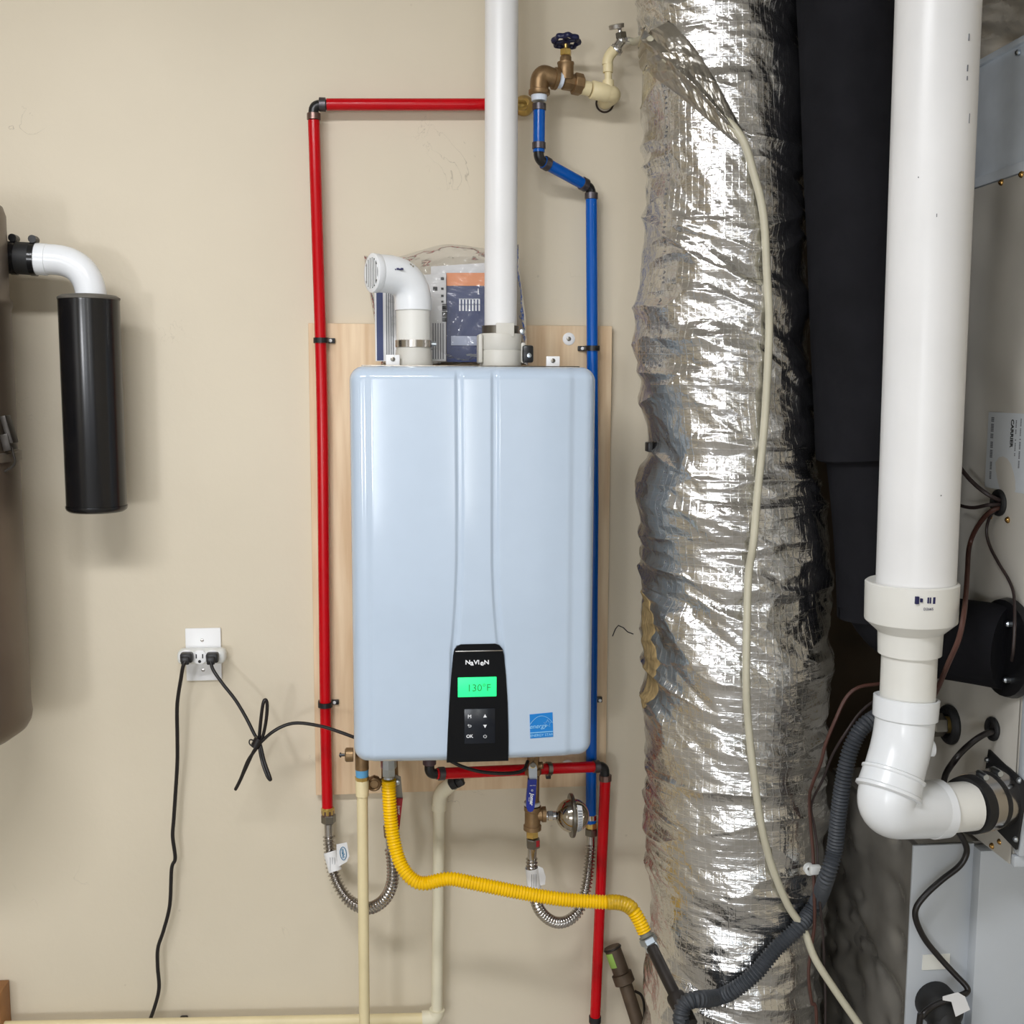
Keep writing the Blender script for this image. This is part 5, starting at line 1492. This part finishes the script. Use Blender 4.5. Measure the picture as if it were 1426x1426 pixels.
rc = thing('stainless_connector', P(778, 1292, .1), 'looped stainless corrugated connector between the blue-handled valve and the blue pipe', 'connector', 'corrugated connectors')
m2 = S(1, 742, 1200, dw)
b = MB().nut(Vector((P(742.5, 1170, dw).x, -dw, zc(1180))), Z, mc_ * 13, mc_ * 10.3, 6, .5); b.build('hex_nut', STEEL_D, rc)
MB().box(Vector((P(748, 1173, dw).x, -dw - mc_ * 6.5, zc(1172.5))), (mc_ * 5.5, .003, mc_ * 9), u=(1, .55, 0), v=(-.55, 1, 0), bev=.0005).build('red_mark', RED_H, rc)
MB().tube([P(741.5, 1179, dw), P(740.5, 1199, dw)], m2 * 6.3, 20).build('end_sleeve', STEEL, rc)
pth = catmull([P(740.5, 1196, dw), P(741, 1215, dw), P(745, 1250, dw), P(754, 1271, dw - .01), P(772, 1284, dw - .025), P(791, 1282, dw - .045), P(807, 1266, dw - .065), P(816, 1236, .07), P(821, 1200, .05), P(823, 1178, dbl)], 10)
MB().corr(pth, m2 * 6.8, m2 * 1.6, m2 * 5.2, 16, 8).build('corrugated_tube', STEEL, rc, smooth=60)
q = P(823.5, 1165, dbl); m3 = S(1, 823, 1160, dbl)
zr = lambda y: P(823, y, dbl).z
MB().tube([P(823, 1182, dbl), P(823, 1160, dbl)], m3 * 6, 18).build('end_sleeve', STEEL, rc)
MB().nut(Vector((q.x, -dbl, zr(1163))), Z, zr(1153) - zr(1163), m3 * 9.5, 6, .3).build('hex_nut', STEEL_D, rc)
MB().nut(Vector((q.x, -dbl, zr(1153))), Z, zr(1145) - zr(1153), m3 * 8.5, 8).build('brass_nut', BRASS, rc)
pA, pB = P(740.5, 1208, dw), P(744, 1236, dw)
MB().lathe(pA, pB - pA, [(0, m2 * 9.2), ((pB - pA).length, m2 * 9.6)], 20, cap=False).build('paper_tag', PAPER, rc, label='white paper tag')
MB().prism([P(x, y, dw + .006) for x, y in ((748, 1234), (759, 1232), (760, 1221), (756, 1209), (749, 1206))], (0, .0008, 0)).build('tag_flag', PAPER, rc, smooth=0)
b = MB()
for k in range(3):
    b.box((pA + pB) / 2 + TOCAM * m2 * 9.8 + X * m2 * (-3 + 3 * k), (.0007, .0006, .026))
b.build('tag_print', INKG, rc, smooth=0, kind='stuff')
# sensor cable under the heater
sc_ = MB().tube(catmull([P(628, 1060, .2), P(645, 1068, .2), P(672, 1075, .2), P(705, 1077, .2), P(728, 1073, .19), P(735, 1060, .17)], 8), S(2.6, 700, 1075, .2), 10).build('sensor_cable', CORD)
tag(sc_, 'short black cable sagging under the heater in front of the red pipe', 'cable')

# ================================================================== wall outlet, adapter and the two cords
op = thing('wall_outlet', P(283, 948, .0), 'white wall outlet plate left of the heater', 'outlet')
p0_, p1_ = P(260, 948, .003), P(307.5, 874, .003)
MB().span(p0_.x, p1_.x, -.006, -.0005, p0_.z, p1_.z, bev=.002).build('plate', WHITEP, op)
for px, py in ((281.5, 891.5), (283, 933)):
    MB().lathe(P(px, py, .006), TOCAM, [(-.001, .0034), (.001, .0034), (.0014, .002)], 12).build('screw', STEEL, op)
ad = thing('outlet_adapter', P(279, 930, .006), 'white three-way outlet adapter plugged into the wall outlet', 'adapter')
p0_, p1_ = P(245.5, 927.5, .045), P(312.5, 906, .045)
b = MB().span(p0_.x, p1_.x, -.042, -.0065, p0_.z, p1_.z, bev=.010, segs=3)
b.build('body', mat('off_white_plastic', rgb(226, 228, 224), .35, var=.02), ad)
for px in (259.5, 278, 296):
    q = P(px, 915, .042)
    o = MB().lathe(q, TOCAM, [(-.004, .0142), (.0012, .0142), (.0018, .0132)], 26).build('socket', WHITEP, ad)
    if px == 278:
        MB().box(q + Vector((-.0062, -.0018, .002)), (.0022, .0012, .0085)).build('slot', INKB, o)
        MB().box(q + Vector((.0062, -.0018, .002)), (.0022, .0012, .0085)).build('slot', INKB, o)
        MB().lathe(q + Vector((0, -.0012, -.0085)), TOCAM, [(0, .0030), (.0012, .0030)], 12).build('slot', INKB, o)
def plug(parent, px, py, tilt):
    q = P(px, py, .052)
    b = MB().box(q, (.024, .018, .020), bev=.004)
    b.box(q + TOCAM * .010 + Vector((tilt * .3, 0, -.004)), (.016, .010, .016), bev=.003)
    return b.build('plug', BLACKP, parent)
c1 = thing('power_cord', P(225, 1420, .06), 'black power cord hanging from the left plug straight down the wall', 'cord', 'black power cords')
plug(c1, 260, 915.5, -.004)
m_ = S(1, 250, 1000, .06)
MB().tube(catmull([P(259, 920, .064), P(255, 928, .066), P(252, 945, .06), P(248, 970, .05), P(246.5, 990, .045), P(247, 1030, .04), P(247, 1060, .035), P(245, 1095, .03), P(242, 1140, .03), P(240.5, 1165, .03), P(244, 1195, .03), P(239, 1210, .03), P(236.5, 1260, .03), P(228, 1295, .03), P(220, 1320, .03), P(219.5, 1345, .03), P(221.5, 1375, .03), P(216, 1400, .03), P(205, 1430, .03), P(195, 1450, .03), Vector((P(195, 1450, .03).x - .02, -.03, .15)), Vector((P(195, 1450, .03).x - .02, -.05, .01))], 8), m_ * 2.7, 10).build('cord', CORD, c1)
c2 = thing('power_cord', P(365, 1040, .08), 'black power cord tied in a bow, running from the right plug to the heater', 'cord', 'black power cords')
plug(c2, 296, 915.5, -.006)
hub_ = [P(357, 1020, .10), P(362, 1030, .115)]
MB().tube(catmull([P(293, 920, .064), P(297, 933, .07), P(310, 952, .08), P(328, 975, .09), P(343, 1000, .1), P(354, 1022, .105), P(362, 1036, .11),
                   P(368, 1060, .12), P(375, 1080, .125), P(376.5, 1086, .125), P(372, 1080, .125), P(365, 1060, .12), P(361, 1035, .11),
                   P(363, 1005, .115), P(366, 982, .12), P(369, 974.5, .12), P(372, 980, .12), P(371, 1000, .12), P(366, 1025, .115), P(357, 1042, .11),
                   P(345, 1060, .105), P(335, 1085, .1), P(328, 1099, .095), P(333, 1090, .1), P(344, 1066, .105), P(354, 1045, .11), P(363, 1034, .115),
                   P(380, 1019, .12), P(400, 1009, .12), P(420, 1007, .12), P(450, 1012, .13), P(475, 1020, .14), P(494, 1027, .15), P(520, 1036, .17)], 8), m_ * 2.35, 10).build('cord', CORD, c2)
b = MB().lathe(P(358, 1034, .112), Vector((.5, 0, 1)), [(-m_ * 7, m_ * 6.5), (m_ * 7, m_ * 6.5)], 12)
b.tube(catmull([P(357, 1033, .116), P(349, 1030, .118), P(347, 1034, .118), P(350, 1038, .118), P(357, 1035, .118)], 6), .0013, 6)
b.build('twist_tie', CORD, c2)
bk = MB().box(P(256, 1436, .012), (S(11, 256, 1430, .01), .022, S(40, 256, 1430, .01)), bev=.003).build('wall_bracket', BLACKP)
tag(bk, 'small black bracket on the wall at the bottom left', 'bracket')
tb = MB(); q = P(1.5, 1382, .05)
tb.span(q.x - .3, q.x, -.06, -.001, .0, q.z, bev=.002); tb = tb.build('timber_post', WOODB)
tag(tb, 'brown timber post end at the bottom left corner', 'timber')

# ================================================================== vacuum canister, hose coupling and muffler on the left
dk_ = .20
LATCH = mat('tarnished_latch', rgb(58, 54, 50), .4, .5)
xe = P(33, 900, dk_).x
Rk = .18
zk = lambda y: P(25, y, dk_).z
xk = xe - Rk * 1.0
vc = thing('vacuum_canister', (xk, -dk_, zk(1030)), 'brown-grey metal vacuum canister cut off by the left edge', 'canister')
zlow_, zring, zmid, ztop_ = zk(1008), zk(640), zk(430), zk(282)
b = MB().lathe(Vector((xk, -dk_, zlow_)), Z, [(-.03, Rk * .55), (-.025, Rk * .85), (-.010, Rk * .97), (0, Rk), (.012, Rk * 1.012), (.03, Rk), (zring - zlow_, Rk)], 64)
b.build('dirt_bucket', TANK, vc, smooth=50)
MB().lathe(Vector((xk, -dk_, zring)), Z, [(-.002, Rk), (-.002, Rk * 1.02), (.012, Rk * 1.02), (.014, Rk)], 64).build('rim_ring', TANK_L, vc)
b = MB().lathe(Vector((xk, -dk_, zring + .012)), Z, [(0, Rk * .985), (zmid - zring - .012, Rk * .985), (zmid - zring - .006, Rk * 1.0), (zmid - zring + .004, Rk * 1.0), (zmid - zring + .01, Rk * .975), (ztop_ - zring - .03, Rk * .975), (ztop_ - zring - .015, Rk * .95), (ztop_ - zring - .012, Rk * .7)], 64)
b.build('motor_housing', TANK, vc, smooth=40)
q = Vector((xk + Rk * .97, -dk_ - .02, zk(605)))
b = MB().box(q + X * .008 + Vector((0, -.01, .010)), (.010, .03, .05), u=(1, 0, .25), v=(0, 1, 0), bev=.002)
b.box(q + X * .006 + Vector((0, -.01, -.012)), (.014, .034, .03), u=(1, 0, .2), v=(0, 1, 0), bev=.002)
b.build('latch', LATCH, vc)
MB().tube(fillet([q + Vector((.014, -.02, -.02)), q + Vector((.020, -.02, -.05)), q + Vector((.002, -.02, -.062)), q + Vector((-.006, -.02, -.064))], .01), .0022, 8).build('latch_wire', LATCH, vc)

de = .12
hcpl = thing('hose_coupling', P(32, 383, de), 'black rubber coupling with two clamp screws between the canister and the white elbow', 'coupling')
me_ = S(1, 40, 360, de)
h0 = P(2, 358, de); h1 = P(52, 361, de)
dd = (h1 - h0).normalized(); Lh = (h1 - h0).length
MB().lathe(h0, dd, [(0, me_ * 20), (0, me_ * 22), (Lh * .95, me_ * 22.5), (Lh, me_ * 21), (Lh, me_ * 17)], 36).build('sleeve', RUBBER, hcpl)
for f_ in (.38, .93):
    c_ = MB().lathe(h0 + dd * Lh * (f_ - .09), dd, [(0, me_ * 21), (0, me_ * 23.4), (Lh * .15, me_ * 23.4), (Lh * .15, me_ * 21)], 36).build('band', BLACKG, hcpl)
    q = h0 + dd * Lh * f_ + Z * me_ * 26.5
    b = MB().lathe(q - Y * .012, Y, [(0, me_ * 4.5), (0, me_ * 5.5), (.022, me_ * 5.5), (.024, me_ * 4)], 12)
    b.box(q - Z * me_ * 3, (me_ * 9, .016, me_ * 6), bev=.001)
    b.build('clamp_screw', BLACKP, hcpl)
we = thing('white_elbow', P(125, 412, de), 'white plastic elbow between the rubber coupling and the black muffler', 'elbow pipe')
mcx = P(125, 412, de)
path = fillet([P(46, 360.5, de), Vector((P(124, 362, de).x - .002, -de, P(124, 363, de).z)), Vector((mcx.x + .003, -de, mcx.z - .004))], .085, 18)
MB().tube(path, me_ * 21, 36).build('bend', PVC_ELB, we, smooth=70)
MB().lathe(P(49, 360.6, de), dd, [(0, me_ * 19), (0, me_ * 22), (me_ * 16, me_ * 22), (me_ * 17, me_ * 20.5)], 36).build('socket', PVC_ELB, we)
mf = thing('muffler', P(134, 712, de), 'black cylindrical exhaust muffler hanging from the white elbow', 'muffler')
mt, mb = P(124, 417, de), P(134.5, 706, de)
mx_ = (P(124, 417, de).x + P(134.5, 706, de).x) / 2
rm = S(40.5, 130, 560, de)
zt2, zb2 = mt.z, mb.z
b = MB().lathe(Vector((mx_, -de, zb2)), Z, [(0, rm * .98), (.004, rm), (zt2 - zb2 - .004, rm), (zt2 - zb2 - .001, rm * 1.005), (zt2 - zb2, rm * .985)], 56)
b.build('shell', BLACKG, mf, smooth=40)
MB().lathe(Vector((mx_, -de, zt2 - .001)), Z, [(0, rm), (.001, rm * 1.02), (.004, rm * 1.02), (.008, rm * .9), (.010, rm * .6)], 56).build('top_cap', mat('dusty_black_cap', rgb(96, 92, 84), .6, var=.2), mf, smooth=40)
MB().lathe(Vector((mx_, -de, zb2 - .008)), Z, [(0, rm * .9), (.004, rm * 1.0), (.008, rm * 1.025), (.011, rm * 1.025), (.011, rm * .9)], 56).build('bottom_cap', BLACKG, mf, smooth=40)

# ================================================================== wires, loom and cables on the right
dlm = .43
lm = MB()
pth = catmull([P(1270, 985, .36), P(1240, 990, .40), P(1222, 998, .42), P(1200, 1014, .43), P(1184, 1045, .43), P(1174, 1090, .43), P(1167, 1140, .425), P(1162, 1185, .42), P(1150, 1225, .42)] + [on_duct(x, y, .018) for x, y in ((1130, 1255), (1105, 1290), (1080, 1318), (1050, 1350), (1022, 1374), (1000, 1386))] + [P(978, 1391, .42), P(962, 1393, .43), P(951, 1402, .435), P(948, 1420, .44), P(949, 1450, .44), Vector((P(949, 1450, .44).x, -.445, .15)), Vector((P(949, 1450, .44).x + .02, -.45, .03))], 8)
lm.corr(pth, S(10.6, 1150, 1220, .42), S(1.2, 1150, 1220, .42), S(5.0, 1150, 1220, .42), 16)
lm = lm.build('corrugated_conduit', LOOM, smooth=60)
tag(lm, 'dark grey corrugated conduit crossing the bottom of the foil duct', 'conduit')
w1 = MB().tube(catmull([P(1262, 945, .40), P(1226, 952, .43), P(1196, 957, .44), P(1178, 972, .44), P(1163, 1003, .44), P(1150, 1035, .43), P(1143, 1062, .42), P(1132, 1090, .40), P(1127, 1112, .38), P(1129, 1150, .37), P(1132, 1185, .37), P(1133, 1211, .375), P(1134, 1250, .38), P(1134, 1290, .375), P(1128, 1330, .37), P(1126, 1360, .37), P(1130, 1395, .37), P(1137, 1440, .37), Vector((P(1137, 1440, .37).x, -.38, .01))], 8), S(2.4, 1130, 1150, .38), 8).build('thermostat_wire', WIRE_BR)
tag(w1, 'reddish-brown wire curving down between the foil duct and conduit', 'wire')
w2 = MB().tube(catmull([P(1262, 965, .38), P(1226, 972, .41), P(1200, 990, .42), P(1178, 1020, .43), P(1160, 1050, .42), P(1146, 1085, .40), P(1130, 1120, .375), P(1134, 1150, .37), P(1138, 1180, .372), P(1139, 1211, .378), P(1142, 1260, .38), P(1146, 1300, .375), P(1148, 1350, .37), P(1149, 1440, .37), Vector((P(1149, 1440, .37).x, -.38, .01))], 8), S(1.8, 1130, 1150, .38), 8).build('thermostat_wire', WIRE_DK)
tag(w2, 'thin dark brown wire beside the reddish-brown one on the foil duct', 'wire')
cp = thing('cable_clip', P(1130, 1220, .37), 'white plastic cable clip holding wires to the foil duct', 'cable clip')
q = P(1135, 1211, .385)
b = MB().box(q, (.020, .012, .017), bev=.003); b.lathe(P(1127, 1210, .373), TOCAM, [(-.004, .0105), (.006, .0105), (.007, .009)], 18); b.build('body', mat('milky_plastic', rgb(214, 216, 214), .4), cp)
MB().lathe(P(1126.5, 1210, .3805), TOCAM, [(0, .003), (.001, .003)], 10).build('nail_head', STEEL_D, cp)
gx = XF - .003
gq = PX(1393, 700, XF - .004)
def wire(name, m, pts, w, label):
    o = MB().tube(catmull(pts, 8), w, 8).build(name, m); tag(o, label, 'wire'); return o
wire('control_wire', WIRE_DK, [gq + X * .01, PX(1378, 690, XF - .03), PX(1355, 672, XF - .05), PX(1336, 650, XF - .06), PX(1318, 625, XF - .07)], .0038, 'upper dark wire from the furnace grommet to behind the white vent pipe')
wire('control_wire', WIRE_DK, [gq + X * .01 - Z * .003, PX(1378, 703, XF - .03), PX(1355, 707, XF - .04), PX(1335, 703, XF - .05), PX(1318, 692, XF - .06)], .0032, 'lower dark wire from the furnace grommet to behind the white vent pipe')
wire('control_wire', WIRE_BR, [gq + X * .01 - Z * .006, PX(1380, 712, XF - .02), PX(1362, 732, XF - .02), PX(1350, 760, XF - .02), PX(1347, 800, XF - .08), PX(1343, 850, XF - .15), PX(1335, 890, XF - .165), PX(1320, 925, XF - .165), PX(1306, 958, XF - .14), PX(1290, 990, XF - .12)], .0042, 'light brown wire dropping from the furnace grommet past the black duct')
wire('control_wire', WIRE_DK, [gq + X * .01 - Z * .006, PX(1382, 715, XF - .012), PX(1374, 735, XF - .012), PX(1377, 757, XF - .012), PX(1390, 783, XF - .012), PX(1405, 808, XF - .012), PX(1412, 830, XF - .02), PX(1413, 870, XF - .04), PX(1411, 905, XF - .045), PX(1409, 920, XF - .03)], .0026, 'thin dark wire dropping from the furnace grommet near the cabinet edge')
cb = thing('black_power_cable', P(1300, 1390, dA + .06), 'black power cable snaking down the furnace base with a white tag', 'cable')
cq_ = PX(1384, 1018, XF)
pth = [cq_ + X * .01, PX(1372, 1022, XF - .03), PX(1350, 1037, XF - .06), PX(1330, 1058, XF - .09), P(1315, 1085, .43), P(1318, 1120, .43), P(1330, 1150, .44), P(1343, 1172, dA + .03), P(1346, 1188, dA + .03), P(1336, 1206, dA + .03), P(1312, 1225, dA + .03), P(1290, 1245, dA + .03), P(1276, 1264, dA + .03), P(1276, 1282, dA + .03), P(1288, 1308, dA + .03), P(1308, 1333, dA + .035), P(1330, 1357, dA + .045), P(1346, 1374, dA + .055), P(1346, 1382, dA + .06), P(1336, 1387, dA + .07), P(1318, 1393, dA + .07), P(1298, 1402, dA + .07), P(1284, 1416, dA + .075), P(1279, 1440, dA + .075), Vector((P(1279, 1440, dA + .075).x - .02, -dA - .085, .2)), Vector((P(1279, 1440, dA + .075).x - .05, -dA - .09, .01))]
MB().tube(catmull(pth, 8), S(4.2, 1300, 1250, dA), 12).build('cable', CORD, cb)
b = MB().prism([P(x, y, dA + .078) for x, y in ((1325, 1395), (1313, 1393), (1313, 1388), (1334, 1382), (1344, 1388), (1351, 1406), (1331, 1416))][::-1], (0, .001, 0))
b.build('paper_tag', PAPER, cb, smooth=0, label='white paper tag')

for o in bpy.data.objects:
    if 'wl' in o: del o['wl']
